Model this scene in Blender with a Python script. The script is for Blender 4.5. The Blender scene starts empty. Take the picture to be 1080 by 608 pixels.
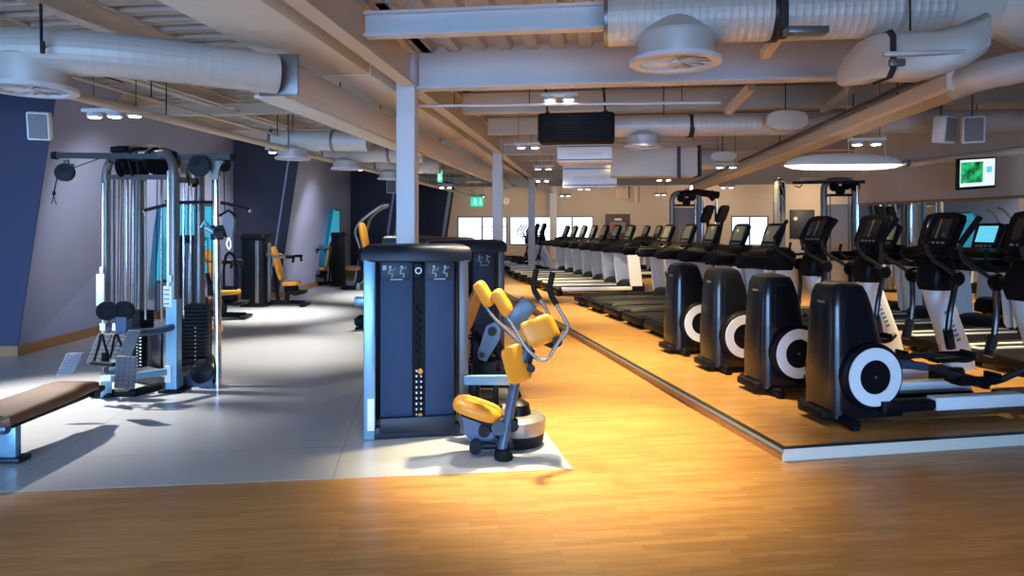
import bpy, bmesh, math, random
from mathutils import Vector, Matrix
random.seed(4)
PI = math.pi
scene = bpy.context.scene
COL = scene.collection

# ---------------------------------------------------------------- frames
F = 720.0
HY = 240.0
EYE = 1.6
def W(px, py, Y):
    return Vector(((px - 540) / F * Y, Y, EYE - (py - HY) / F * Y))
PC = Vector((1.85, 4.66)); PP = Vector((-.178, .984)); PQ = Vector((.984, .178))
def PL(s, t, z=0.0):
    v = PC + PQ * s + PP * t
    return Vector((v.x, v.y, z))
QROT = math.atan2(.178, .984)
def RM(l, d, z=0.0):
    return Vector((l * .992 + d * .124, -l * .124 + d * .992, z))
RROT = math.atan2(-.124, .992)      # direction of the room's cross axis

# ---------------------------------------------------------------- materials
MATS = {}
def mat(name, col, rough=.5, metal=0.0, spec=.5, emit=None, es=1.0, bump=0, bscale=60, coat=0.0, vary=0.0, vscale=6.0):
    m = bpy.data.materials.new(name); m.use_nodes = True
    nt = m.node_tree; b = nt.nodes['Principled BSDF']
    c = (*col, 1)
    b.inputs['Base Color'].default_value = c
    b.inputs['Roughness'].default_value = rough
    b.inputs['Metallic'].default_value = metal
    b.inputs['Specular IOR Level'].default_value = spec
    b.inputs['Coat Weight'].default_value = coat
    tc = nt.nodes.new('ShaderNodeTexCoord')
    if vary:
        n = nt.nodes.new('ShaderNodeTexNoise'); n.inputs['Scale'].default_value = vscale; n.inputs['Detail'].default_value = 5
        nt.links.new(tc.outputs['Object'], n.inputs['Vector'])
        r = nt.nodes.new('ShaderNodeMix'); r.data_type = 'RGBA'
        r.inputs[6].default_value = (*[x * (1 - vary) for x in col], 1); r.inputs[7].default_value = (*[min(1, x * (1 + vary)) for x in col], 1)
        nt.links.new(n.outputs['Fac'], r.inputs[0]); nt.links.new(r.outputs[2], b.inputs['Base Color'])
    if bump:
        n = nt.nodes.new('ShaderNodeTexNoise'); n.inputs['Scale'].default_value = bscale; n.inputs['Detail'].default_value = 4
        nt.links.new(tc.outputs['Object'], n.inputs['Vector'])
        bp = nt.nodes.new('ShaderNodeBump'); bp.inputs['Strength'].default_value = bump; bp.inputs['Distance'].default_value = .01
        nt.links.new(n.outputs['Fac'], bp.inputs['Height']); nt.links.new(bp.outputs['Normal'], b.inputs['Normal'])
    if emit:
        b.inputs['Emission Color'].default_value = (*emit, 1); b.inputs['Emission Strength'].default_value = es
    MATS[name] = m
    return m

def wood_floor_mat(name, rot, c1, c2, rough=.33):
    m = bpy.data.materials.new(name); m.use_nodes = True
    nt = m.node_tree; b = nt.nodes['Principled BSDF']; N = nt.nodes.new; L = nt.links.new
    tc = N('ShaderNodeTexCoord'); mp = N('ShaderNodeMapping'); mp.inputs['Rotation'].default_value = (0, 0, -rot)
    L(tc.outputs['Object'], mp.inputs['Vector'])
    br = N('ShaderNodeTexBrick'); br.inputs['Scale'].default_value = 1.0
    br.inputs['Brick Width'].default_value = .42; br.inputs['Row Height'].default_value = .048
    br.inputs['Mortar Size'].default_value = .0012; br.inputs['Mortar Smooth'].default_value = .2
    br.inputs['Color1'].default_value = (*c1, 1); br.inputs['Color2'].default_value = (*c2, 1)
    br.inputs['Mortar'].default_value = (*[x * .6 for x in c1], 1); br.offset = .37; br.inputs['Bias'].default_value = -.1
    L(mp.outputs[0], br.inputs['Vector'])
    mp2 = N('ShaderNodeMapping'); mp2.inputs['Rotation'].default_value = (0, 0, -rot); mp2.inputs['Scale'].default_value = (1.2, 20, 1)
    L(tc.outputs['Object'], mp2.inputs['Vector'])
    no = N('ShaderNodeTexNoise'); no.inputs['Scale'].default_value = 2.2; no.inputs['Detail'].default_value = 6
    L(mp2.outputs[0], no.inputs['Vector'])
    mx = N('ShaderNodeMix'); mx.data_type = 'RGBA'; mx.blend_type = 'MULTIPLY'; mx.inputs[0].default_value = .55
    rp = N('ShaderNodeValToRGB'); rp.color_ramp.elements[0].position = .3; rp.color_ramp.elements[0].color = (.62, .55, .5, 1)
    rp.color_ramp.elements[1].position = .7; rp.color_ramp.elements[1].color = (1.1, 1.1, 1.1, 1)
    L(no.outputs['Fac'], rp.inputs[0]); L(br.outputs['Color'], mx.inputs[6]); L(rp.outputs[0], mx.inputs[7])
    L(mx.outputs[2], b.inputs['Base Color'])
    b.inputs['Roughness'].default_value = rough
    b.inputs['Specular IOR Level'].default_value = .45
    MATS[name] = m
    return m

def tile_mat(name, rot, c, seam, w=2.0, h=1.8, rough=.3):
    m = bpy.data.materials.new(name); m.use_nodes = True
    nt = m.node_tree; b = nt.nodes['Principled BSDF']; N = nt.nodes.new; L = nt.links.new
    tc = N('ShaderNodeTexCoord'); mp = N('ShaderNodeMapping'); mp.inputs['Rotation'].default_value = (0, 0, -rot)
    mp.inputs['Location'].default_value = (.55, .3, 0)
    L(tc.outputs['Object'], mp.inputs['Vector'])
    br = N('ShaderNodeTexBrick'); br.inputs['Scale'].default_value = 1.0
    br.inputs['Brick Width'].default_value = w; br.inputs['Row Height'].default_value = h
    br.inputs['Mortar Size'].default_value = .006; br.offset = 0
    br.inputs['Color1'].default_value = (*c, 1); br.inputs['Color2'].default_value = (*[x * .97 for x in c], 1); br.inputs['Mortar'].default_value = (*seam, 1)
    L(mp.outputs[0], br.inputs['Vector'])
    no = N('ShaderNodeTexNoise'); no.inputs['Scale'].default_value = 90; no.inputs['Detail'].default_value = 3
    L(tc.outputs['Object'], no.inputs['Vector'])
    mx = N('ShaderNodeMix'); mx.data_type = 'RGBA'; mx.blend_type = 'MULTIPLY'; mx.inputs[0].default_value = .12
    L(br.outputs['Color'], mx.inputs[6]); L(no.outputs['Color'], mx.inputs[7]); L(mx.outputs[2], b.inputs['Base Color'])
    b.inputs['Roughness'].default_value = rough; b.inputs['Specular IOR Level'].default_value = .45
    MATS[name] = m
    return m

wood_floor_mat('wood_floor', QROT * .75, (.52, .275, .085), (.40, .195, .055))
tile_mat('grey_vinyl', QROT * .75, (.47, .49, .51), (.31, .32, .34))
mat('wall_grey', (.34, .36, .50), .75, bump=.1)
mat('wall_navy', (.040, .042, .068), .7)
mat('wall_blue', (.038, .045, .092), .7)
mat('wall_beige', (.62, .50, .40), .8, bump=.05)
mat('wall_pale', (.62, .56, .50), .8)
mat('oak_trim', (.36, .17, .06), .45, vary=.25, vscale=4)
mat('cream_edge', (.72, .66, .55), .5)
mat('black_strip', (.012, .012, .014), .5)
mat('ceiling_deck', (.46, .42, .38), .6)
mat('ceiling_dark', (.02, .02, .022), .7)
mat('steel_white', (.66, .65, .66), .5)
mat('steel_beige', (.66, .55, .42), .5)
mat('duct', (.60, .56, .51), .5, metal=.2, bump=.06, bscale=14)
mat('duct_board', (.72, .66, .56), .55, vary=.06)
mat('column_white', (.72, .72, .74), .5)
mat('mirror', (.82, .84, .84), .02, metal=1.0)
mat('black_plastic', (.006, .006, .008), .42, spec=.14)
mat('black_gloss', (.006, .007, .011), .25, spec=.45, coat=.15)
mat('black_rubber', (.007, .007, .008), .65, spec=.14)
mat('dark_metal', (.028, .028, .030), .38, metal=.3, spec=.3)
mat('post_grey', (.085, .085, .09), .4, metal=.3)
mat('plate_grey', (.10, .10, .11), .55)
mat('grey_metal', (.19, .185, .18), .35, metal=.6)
mat('bronze_metal', (.20, .18, .16), .32, metal=.8)
mat('chrome', (.80, .82, .85), .14, metal=1.0)
mat('silver_paint', (.22, .40, .54), .3, metal=.4)
mat('stack_panel', (.018, .038, .088), .55, spec=.25)
mat('stack_cap', (.010, .014, .024), .45, spec=.35)
mat('white_plastic', (.88, .90, .91), .4)
mat('yellow_pad', (.60, .245, .016), .42)
mat('brown_pad', (.17, .072, .028), .5)
mat('wood_reflection', (.6, .42, .15), .35, metal=.7)  # serves only the reflection strip painted on the elliptical screens
mat('sticker', (.80, .82, .82), .5)
mat('amber_screen', (.16, .15, .10), .15, emit=(.62, .62, .38), es=.10)
mat('dark_screen', (.03, .035, .045), .08)
mat('lamp', (1, 1, 1), .5, emit=(1, .93, .8), es=22)
mat('tube_lamp', (1, 1, 1), .5, emit=(1, .90, .70), es=4.5)
mat('green_sign', (.02, .35, .2), .5, emit=(.05, .8, .5), es=.8)
mat('white_sign', (.8, .9, .85), .5, emit=(.8, 1, .92), es=1.0)
mat('cyan_screen', (.02, .2, .3), .3, emit=(.02, .30, .42), es=.75)
mat('door_brown', (.10, .045, .035), .5)
mat('red', (.5, .04, .03), .5)
mat('grille_grey', (.24, .24, .26), .7)
mat('placard_ink', (.30, .36, .42), .5)
mat('frame_dark', (.05, .05, .055), .5)
mat('board_dark', (.03, .032, .04), .5)
mat('warm_disc', (.34, .31, .28), .25, metal=.6)
mat('blue_steel', (.055, .09, .15), .32, metal=.3)
mat('teal_cloth', (.05, .35, .4), .6)
mat('far_sky_film', (.75, .78, .78), .6)

def screen_green():
    m = bpy.data.materials.new('screen_green'); m.use_nodes = True
    nt = m.node_tree; b = nt.nodes['Principled BSDF']
    tc = nt.nodes.new('ShaderNodeTexCoord'); n = nt.nodes.new('ShaderNodeTexNoise'); n.inputs['Scale'].default_value = 9; n.inputs['Detail'].default_value = 8
    nt.links.new(tc.outputs['Object'], n.inputs['Vector'])
    r = nt.nodes.new('ShaderNodeValToRGB'); r.color_ramp.elements[0].position = .36; r.color_ramp.elements[0].color = (.0, .04, .02, 1)
    r.color_ramp.elements[1].position = .75; r.color_ramp.elements[1].color = (.04, .9, .25, 1)
    nt.links.new(n.outputs['Fac'], r.inputs[0]); nt.links.new(r.outputs[0], b.inputs['Emission Color']); b.inputs['Emission Strength'].default_value = .9
    b.inputs['Base Color'].default_value = (.02, .02, .02, 1)
    MATS['screen_green'] = m
screen_green()
mat('screen_white', (.1, .1, .1), .3, emit=(.75, .88, .95), es=.95)
mat('screen_cyan', (.1, .1, .1), .3, emit=(.12, .62, .85), es=.9)
def glass_mat():
    m = bpy.data.materials.new('glass'); m.use_nodes = True
    nt = m.node_tree; nt.nodes.clear(); N = nt.nodes.new
    o = N('ShaderNodeOutputMaterial'); mx = N('ShaderNodeMixShader'); t = N('ShaderNodeBsdfTransparent'); g = N('ShaderNodeBsdfGlossy')
    g.inputs['Roughness'].default_value = .02; t.inputs['Color'].default_value = (.95, .97, .98, 1)
    mx.inputs[0].default_value = .06
    nt.links.new(t.outputs[0], mx.inputs[1]); nt.links.new(g.outputs[0], mx.inputs[2]); nt.links.new(mx.outputs[0], o.inputs[0])
    MATS['glass'] = m
glass_mat()

# ---------------------------------------------------------------- mesh collector
def rotz(a): return Matrix.Rotation(a, 4, 'Z')
def fillet(pts, r, n=5):
    pts = [Vector(p) for p in pts]
    out = [pts[0]]
    for i in range(1, len(pts) - 1):
        a, b, c = pts[i - 1], pts[i], pts[i + 1]
        d1 = (a - b); d2 = (c - b)
        k = min(r, d1.length * .49, d2.length * .49)
        p1 = b + d1.normalized() * k; p2 = b + d2.normalized() * k
        for j in range(n + 1):
            t = j / n
            out.append(p1 * (1 - t) ** 2 + b * 2 * t * (1 - t) + p2 * t * t)
    out.append(pts[-1])
    return out

class MB:
    def __init__(s): s.v = []; s.f = []; s.mi = []; s.cur = 0
    def add(s, vs, fs, M=None):
        b = len(s.v)
        for p in vs:
            p = Vector(p)
            s.v.append(M @ p if M is not None else p)
        for f in fs: s.f.append([b + i for i in f]); s.mi.append(s.cur)
        return s
    def box(s, c, size, bev=0.0, M=None, seg=2):
        c = Vector(c); x, y, z = [k / 2 for k in size]
        T = Matrix.Translation(c)
        if M is not None: T = T @ M
        if bev <= 0:
            vs = [(-x, -y, -z), (x, -y, -z), (x, y, -z), (-x, y, -z), (-x, -y, z), (x, -y, z), (x, y, z), (-x, y, z)]
            return s.add(vs, [(0, 3, 2, 1), (4, 5, 6, 7), (0, 1, 5, 4), (1, 2, 6, 5), (2, 3, 7, 6), (3, 0, 4, 7)], T)
        bm = bmesh.new(); bmesh.ops.create_cube(bm, size=1)
        for v in bm.verts: v.co = Vector((v.co.x * x * 2, v.co.y * y * 2, v.co.z * z * 2))
        bmesh.ops.bevel(bm, geom=bm.edges[:], offset=min(bev, x * .98, y * .98, z * .98), segments=seg, affect='EDGES', profile=.5)
        bm.verts.index_update()
        s.add([v.co.copy() for v in bm.verts], [[v.index for v in f.verts] for f in bm.faces], T)
        bm.free(); return s
    def tube(s, pts, r, n=10, cap=True, fil=0.0, sq=False, fn=5):
        pts = [Vector(p) for p in pts]
        if fil: pts = fillet(pts, fil, fn)
        rs = r if isinstance(r, (list, tuple)) else [r] * len(pts)
        if len(rs) != len(pts):
            rs = [rs[0] + (rs[-1] - rs[0]) * i / (len(pts) - 1) for i in range(len(pts))]
        vs = []; fs = []; up = None
        for i, p in enumerate(pts):
            if i == 0: t = pts[1] - pts[0]
            elif i == len(pts) - 1: t = pts[-1] - pts[-2]
            else: t = (pts[i + 1] - p).normalized() + (p - pts[i - 1]).normalized()
            t.normalize()
            if up is None:
                up = Vector((0, 0, 1)) if abs(t.z) < .9 else Vector((0, 1, 0))
            a = t.cross(up)
            if a.length < 1e-5: a = t.orthogonal()
            a.normalize(); b = a.cross(t).normalized(); up = b
            for k in range(n):
                th = 2 * PI * (k + (.5 if sq else 0)) / n
                vs.append(p + (a * math.cos(th) + b * math.sin(th)) * rs[i])
        m = len(pts)
        for i in range(m - 1):
            for k in range(n):
                fs.append((i * n + k, i * n + (k + 1) % n, (i + 1) * n + (k + 1) % n, (i + 1) * n + k))
        if cap:
            fs.append(list(range(n))[::-1]); fs.append([(m - 1) * n + k for k in range(n)])
        return s.add(vs, fs)
    def sqtube(s, pts, r): return s.tube(pts, r * 1.414, n=4, sq=True)
    def cyl(s, p0, p1, r, r2=None, n=20): return s.tube([p0, p1], [r, r if r2 is None else r2], n=n)
    def lathe(s, prof, n=28, M=None):
        vs = []; fs = []; m = len(prof)
        for r, z in prof:
            for k in range(n): vs.append((r * math.cos(2 * PI * k / n), r * math.sin(2 * PI * k / n), z))
        for i in range(m - 1):
            for k in range(n): fs.append((i * n + k, i * n + (k + 1) % n, (i + 1) * n + (k + 1) % n, (i + 1) * n + k))
        if prof[0][0] > 1e-4: fs.append(list(range(n))[::-1])
        if prof[-1][0] > 1e-4: fs.append([(m - 1) * n + k for k in range(n)])
        return s.add(vs, fs, M)
    def prism(s, poly, h0, h1, M=None):
        n = len(poly)
        vs = [(x, y, h0) for x, y in poly] + [(x, y, h1) for x, y in poly]
        fs = [list(range(n))[::-1], list(range(n, 2 * n))] + [(i, (i + 1) % n, n + (i + 1) % n, n + i) for i in range(n)]
        return s.add(vs, fs, M)
    def ring(s, r0, r1, h0, h1, M=None, n=36, a0=0, a1=2 * PI):
        vs = []; fs = []
        full = abs(a1 - a0 - 2 * PI) < 1e-6
        m = n if full else n + 1
        for k in range(m):
            a = a0 + (a1 - a0) * k / n; c, q = math.cos(a), math.sin(a)
            vs += [(r0 * c, r0 * q, h0), (r1 * c, r1 * q, h0), (r1 * c, r1 * q, h1), (r0 * c, r0 * q, h1)]
        for k in range(n):
            a = 4 * k; b = 4 * ((k + 1) % m)
            for j in range(4): fs.append((a + j, b + j, b + (j + 1) % 4, a + (j + 1) % 4))
        if not full: fs += [(3, 2, 1, 0), (4 * n, 4 * n + 1, 4 * n + 2, 4 * n + 3)]
        return s.add(vs, fs, M)
    def loft(s, rings):
        n = len(rings[0]); vs = [p for r in rings for p in r]; fs = []
        for i in range(len(rings) - 1):
            for k in range(n): fs.append((i * n + k, i * n + (k + 1) % n, (i + 1) * n + (k + 1) % n, (i + 1) * n + k))
        fs.append(list(range(n))[::-1]); fs.append([(len(rings) - 1) * n + k for k in range(n)])
        return s.add(vs, fs)

def sring(x0, x1, hw, z, e=.45, n=28):
    out = []
    cx, rx = (x0 + x1) / 2, (x1 - x0) / 2
    for k in range(n):
        a = 2 * PI * k / n; c, q = math.cos(a), math.sin(a)
        out.append((cx + rx * math.copysign(abs(c) ** e, c), hw * math.copysign(abs(q) ** e, q), z))
    return out
MX = Matrix.Rotation(PI / 2, 4, 'X')         # local z -> -y
def onY(x, y, z): return Matrix.Translation((x, y, z)) @ MX     # discs whose axis is y

KIDS = {}
SPLIT = {'keypad', 'placard_lines', 'arch_trim', 'flank_panel', 'foot', 'bolt', 'hanger_rod', 'suspension_wire', 'grip', 'guide_rod', 'joint_strip', 'cable', 'flange', 'spring', 'back_foot', 'pipe_bracket', 'bar_tip', 'bar_end_cap', 'cup_holder', 'screw', 'trim_line', 'joint_flange', 'lever_bolt', 'post_tube', 'bracket', 'collar', 'drop_cable'}
def islands(mb):
    par = list(range(len(mb.v)))
    def find(i):
        while par[i] != i: par[i] = par[par[i]]; i = par[i]
        return i
    for f in mb.f:
        r = find(f[0])
        for i in f[1:]: par[find(i)] = r
    gs = {}
    for f in mb.f: gs.setdefault(find(f[0]), []).append(f)
    for fs in gs.values():
        ids = sorted({i for f in fs for i in f}); mp = {i: k for k, i in enumerate(ids)}
        n = MB(); n.v = [mb.v[i] for i in ids]; n.f = [[mp[i] for i in f] for f in fs]; n.mi = [0] * len(n.f); yield n
def obj(name, mb, m, parent=None, smooth=True, ang=35, mats=None, **tags):
    if name in SPLIT and parent is not None:
        o = None
        for n in islands(mb): o = obj_one(name, n, m, parent, smooth, ang, mats, **tags)
        return o
    return obj_one(name, mb, m, parent, smooth, ang, mats, **tags)
def obj_one(name, mb, m, parent=None, smooth=True, ang=35, mats=None, **tags):
    me = bpy.data.meshes.new(name)
    me.from_pydata([tuple(v) for v in mb.v], [], mb.f)
    for k in (mats or [m]): me.materials.append(MATS[k])
    if mats:
        for p, i in zip(me.polygons, mb.mi): p.material_index = i
    bm = bmesh.new(); bm.from_mesh(me); bmesh.ops.recalc_face_normals(bm, faces=bm.faces[:]); bm.to_mesh(me); bm.free()
    if smooth:
        for p in me.polygons: p.use_smooth = True
        me.set_sharp_from_angle(angle=math.radians(ang))
    me.update()
    o = bpy.data.objects.new(name, me); COL.objects.link(o)
    if parent: o.parent = parent; KIDS.setdefault(parent.name, []).append(o.name)
    for k, v in tags.items():
        if v: o[k] = v
    return o
def thing(name, label, category, loc=(0, 0, 0), rz=0.0, group=None):
    o = bpy.data.objects.new(name, None); COL.objects.link(o); o.empty_display_size = .1
    o.location = loc; o.rotation_euler = (0, 0, rz); o['label'] = label; o['category'] = category
    if group: o['group'] = group
    return o
def dup(root, loc, rz, label, group=None):
    def cp(name, par):
        c = bpy.data.objects[name].copy(); COL.objects.link(c); c.parent = par
        for ch in list(KIDS.get(name, [])): cp(ch, c)
        if par is not None: KIDS.setdefault(par.name, []).append(c.name)
        return c
    r = cp(root.name, None); r.location = loc; r.rotation_euler = (0, 0, rz); r['label'] = label
    if group: r['group'] = group
    return r
def struct(name, mb, m, **k): return obj(name, mb, m, kind='structure', **k)
# ================================================================ SETTING
# floors
b = MB(); b.box((3, 14, -.06), (40, 46, .12)); struct('floor', b, 'wood_floor', smooth=False)
b = MB(); b.prism([(-11, 3.2), (.40, 4.52), (-4.0, 29.5), (-11, 29.5)], .0, .0012); struct('floor', b, 'grey_vinyl', smooth=False)
def plprism(mb, s0, s1, t0, t1, z0, z1):
    mb.prism([tuple(PL(s, t)[:2]) for s, t in ((s0, t0), (s1, t0), (s1, t1), (s0, t1))], z0, z1)
b = MB(); plprism(b, .012, 7.2, .012, 27, .001, .09); struct('raised_floor', b, 'wood_floor', smooth=False)
b = MB(); plprism(b, 0, 7.2, 0, .012, .001, .085); struct('trim_1', b, 'cream_edge', smooth=False)
b = MB(); plprism(b, 0, .012, .012, 27, .001, .078); struct('trim_2', b, 'oak_trim', smooth=False)
b = MB(); plprism(b, -.006, .03, -.006, 27, .085, .094); plprism(b, .03, 7.2, -.006, .03, .085, .094); struct('trim_3', b, 'black_strip', smooth=False)
b = MB(); plprism(b, -.010, -.0, -.010, 27, .062, .085); struct('trim_4', b, 'silver_paint', smooth=False)

# left wall: saw-tooth of grey panels and navy returns, the near edges lean into the room
HZ = 3.78
A = [Vector((-6.146, 8.47)), Vector((-5.28, 15.4)), Vector((-4.17, 22.9)), Vector((-3.05, 30.2))]
B = [Vector((-6.30, 15.45)), Vector((-5.42, 22.95)), Vector((-4.45, 30.2)), Vector((-3.4, 33.2))]
LEAN = Vector((.57, 0))
for k in range(4):
    a, e = A[k], B[k]
    n = (Vector((a.y - e.y, e.x - a.x))).normalized()      # outward (away from the room)
    if n.x > 0: n = -n
    o = n * .25
    at = a + LEAN
    m = MB()
    nseg = 6
    vs = []
    for (p, q, z) in ((a, e, 0), (at, e, HZ)):
        vs += [(p.x, p.y, z), (q.x, q.y, z), (q.x + o.x, q.y + o.y, z), (p.x + o.x, p.y + o.y, z)]
    m.add(vs, [(0, 1, 5, 4), (1, 2, 6, 5), (2, 3, 7, 6), (3, 0, 4, 7), (4, 5, 6, 7), (3, 2, 1, 0)])
    struct('wall_left', m, 'wall_grey', smooth=False)
    # return facing the camera
    s0 = Vector((-10.6, a.y + .0)) if k == 0 else B[k - 1] + Vector((-.3, 0))
    m = MB()
    f = .012
    vs = []
    for z, p in ((0, a), (HZ, at)):
        vs += [(s0.x, s0.y - f, z), (p.x + .004, p.y - f, z), (p.x + .004, p.y + .0, z), (s0.x, s0.y + .2, z)]
    m.add(vs, [(0, 1, 5, 4), (1, 2, 6, 5), (2, 3, 7, 6), (3, 0, 4, 7), (4, 5, 6, 7), (3, 2, 1, 0)])
    struct('wall_left', m, 'wall_blue' if k == 0 else 'wall_navy', smooth=False)
    # skirting
    m = MB()
    d = (e - a).normalized(); nn = -n
    q0 = a + nn * .035 + Vector((0, -.03)); q1 = e + nn * .035
    m.prism([tuple(q0), tuple(q1), tuple(e), tuple(a + Vector((0, -.0)))], .004, .13)
    m.prism([(s0.x, s0.y - .045), (q0.x, q0.y), (a.x, a.y), (s0.x, s0.y)], .004, .13)
    struct('baseboard_left', m, 'oak_trim', smooth=False)
# outer left wall behind the camera side
b = MB(); b.box((-10.7, 2.2, HZ / 2), (.2, 13, HZ)); struct('wall_left', b, 'wall_pale', smooth=False)

# far wall with openings (cross-axis l, height z)
FD = 32.2
def far_box(mb, l0, l1, z0, z1, d0=0.0, d1=.25):
    c = RM((l0 + l1) / 2, FD + (d0 + d1) / 2, (z0 + z1) / 2)
    mb.box(c, (l1 - l0, d1 - d0, z1 - z0), 0, rotz(RROT))
def l_at(px, d=FD):
    k = (px - 540) / F
    return (k * .992 - .124) * d / (.992 + .124 * k)
ops = [(l_at(482), l_at(535), .75, 2.13), (l_at(537), l_at(626), .75, 2.13), (l_at(771), l_at(811), .75, 2.13), (l_at(889), l_at(925), .75, 2.13)]
b = MB(); x = -9.5
for (l0, l1, z0, z1) in ops:
    far_box(b, x, l0, 0, HZ); far_box(b, l0, l1, 0, z0); far_box(b, l0, l1, z1, HZ); x = l1
far_box(b, x, 18.5, 0, HZ)
struct('wall_back', b, 'wall_beige', smooth=False)
for i, (l0, l1, z0, z1) in enumerate(ops):
    m = MB(); t = .07
    n = (2, 4, 2, 2)[i]
    far_box(m, l0, l1, z0, z0 + t, .02, .12); far_box(m, l0, l1, z1 - t, z1, .02, .12)
    for k in range(n + 1):
        c = l0 + (l1 - l0) * k / n; c = min(max(c, l0 + t / 2), l1 - t / 2)
        far_box(m, c - t / 2, c + t / 2, z0 + t, z1 - t, .02, .12)
    if i == 0: far_box(m, l0 + (l1 - l0) / 2, l1, 1.62, 1.66, .02, .12)
    w = struct('window_%d' % (i + 1), m, 'grey_metal', smooth=False)
    g = MB(); far_box(g, l0 + t, l1 - t, z0 + t, z1 - t, .06, .07); obj('pane', g, 'glass', w, smooth=False)
    g = MB(); far_box(g, l0 - .05, l1 + .05, z0 - .06, z0, -.06, .1); obj('sill', g, 'wall_pale', w, smooth=False)
# door
m = MB(); l0, l1 = l_at(638.5), l_at(664.5)
far_box(m, l0, l0 + .08, .09, 2.22, -.06, 0); far_box(m, l1 - .08, l1, .09, 2.22, -.06, 0); far_box(m, l0 + .08, l1 - .08, 2.12, 2.22, -.06, 0)
dr = struct('door_1', m, 'door_brown', smooth=False)
m = MB(); far_box(m, l0 + .08, l1 - .08, .09, 2.12, -.03, -.005); obj('door_leaf', m, 'door_brown', dr, smooth=False)
m = MB(); far_box(m, l0 + .22, l1 - .22, 1.35, 1.85, -.035, -.03); obj('glazed_panel', m, 'grille_grey', dr, smooth=False)
m = MB(); far_box(m, l0 + .42, l0 + .75, 1.92, 2.02, -.037, -.03); obj('door_sign', m, 'sticker', dr, smooth=False, label='small white sign on the door leaf')
m = MB(); far_box(m, l0 + .3, l0 + .62, 1.42, 1.75, -.042, -.036); obj('notice', m, 'red', dr, smooth=False, label='red notice behind the glass')
m = MB(); m.tube([RM(l1 - .2, FD - .03, 1.1), RM(l1 - .2, FD - .09, 1.1), RM(l1 - .34, FD - .09, 1.1)], .012, 8); obj('door_handle', m, 'chrome', dr)

# mirror wall on the right (parallel to the platform)
SM = 6.55; T0, T1 = -9.0, 8.0
b = MB(); plprism(b, SM, SM + .2, T0, T1, 0, HZ); struct('wall_right', b, 'wall_pale', smooth=False)
b = MB(); plprism(b, SM + .2, 12.5, T1 - .2, T1, 0, HZ); struct('wall_right', b, 'wall_pale', smooth=False)
b = MB(); plprism(b, SM - .02, SM - .004, T0 + .2, T1 - .15, .25, 2.03)
mw = obj('wall_mirror', b, 'mirror', smooth=False, label='long wall mirror behind the cardio machines on the right wall', category='mirror')
b = MB(); plprism(b, SM - .035, SM - .004, T0 + .2, T1 - .15, 2.03, 2.075); obj('top_rail', b, 'oak_trim', mw, smooth=False)
b = MB()
for t in (5.9, 4.1, 2.3, .5, -1.3, -3.1): plprism(b, SM - .023, SM - .019, t, t + .012, .25, 2.03)
obj('joint_strip', b, 'chrome', mw, smooth=False)
# wall behind the camera with the big front windows
YB = -5.0
m = MB(); m.box((1.5, YB, .1), (25, .25, .2)); m.box((1.5, YB, 3.45), (25, .25, .66)); m.box((-10.2, YB, 1.66), (1.2, .25, 2.92)); m.box((9.0, YB, 1.66), (10, .25, 2.92))
struct('wall_front', m, 'wall_pale', smooth=False)
m = MB()
for k in range(8): m.box((-9.55 + k * 1.93, YB, 1.66), (.07, .1, 2.92))
m.box((-2.8, YB, .24), (13.6, .1, .07)); m.box((-2.8, YB, 3.08), (13.6, .1, .07)); m.box((-2.8, YB, 2.3), (13.6, .1, .06))
wf = struct('window_5', m, 'frame_dark', smooth=False)
m = MB(); m.box((-2.8, YB - .1, 1.66), (13.6, .04, 2.92)); obj('pane', m, 'wall_pale', wf, smooth=False)  # opaque panel added to keep the sky light out
m = MB()
for k in range(5): m.box((-10.58, 2.95 + k * .86, 1.0), (.06, .06, 2.0))
m.box((-10.58, 4.67, .05), (.06, 3.5, .06)); m.box((-10.58, 4.67, 1.97), (.06, 3.5, .06)); wl = struct('window_6', m, 'frame_dark', smooth=False)  # window added on the solid wall around the left fill lamp
m = MB(); m.box((-10.59, 4.67, 1.0), (.02, 3.4, 1.9)); obj('pane', m, 'wall_pale', wl, smooth=False)  # opaque panel of the added window, lets no light through

# columns down the room
for d, hz in ((7.66, 3.2), (14.85, 3.2), (22.6, 3.2)):
    c = RM(-2.17, d); h = .11
    m = MB(); R_ = rotz(RROT)
    m.box((c.x, c.y, hz / 2 + .27), (.015, .19, hz + .54), 0, R_)
    for s in (-1, 1):
        q = R_ @ Vector((0, s * .1, 0)); 
    # square hollow column with rounded corners
    m = MB(); m.box((c.x, c.y, 1.89), (.215, .2, 3.78), .012, R_)
    col = struct('column', m, 'column_white')
    p = MB(); p.box((c.x, c.y, .012), (.34, .34, .02), .004, R_); obj('base_plate', p, 'steel_white', col)
c = RM(-2.05, FD - .14); m = MB(); m.box((c.x, c.y, 1.89), (.32, .26, 3.78), .01, rotz(RROT)); struct('column', m, 'column_white')

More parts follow.
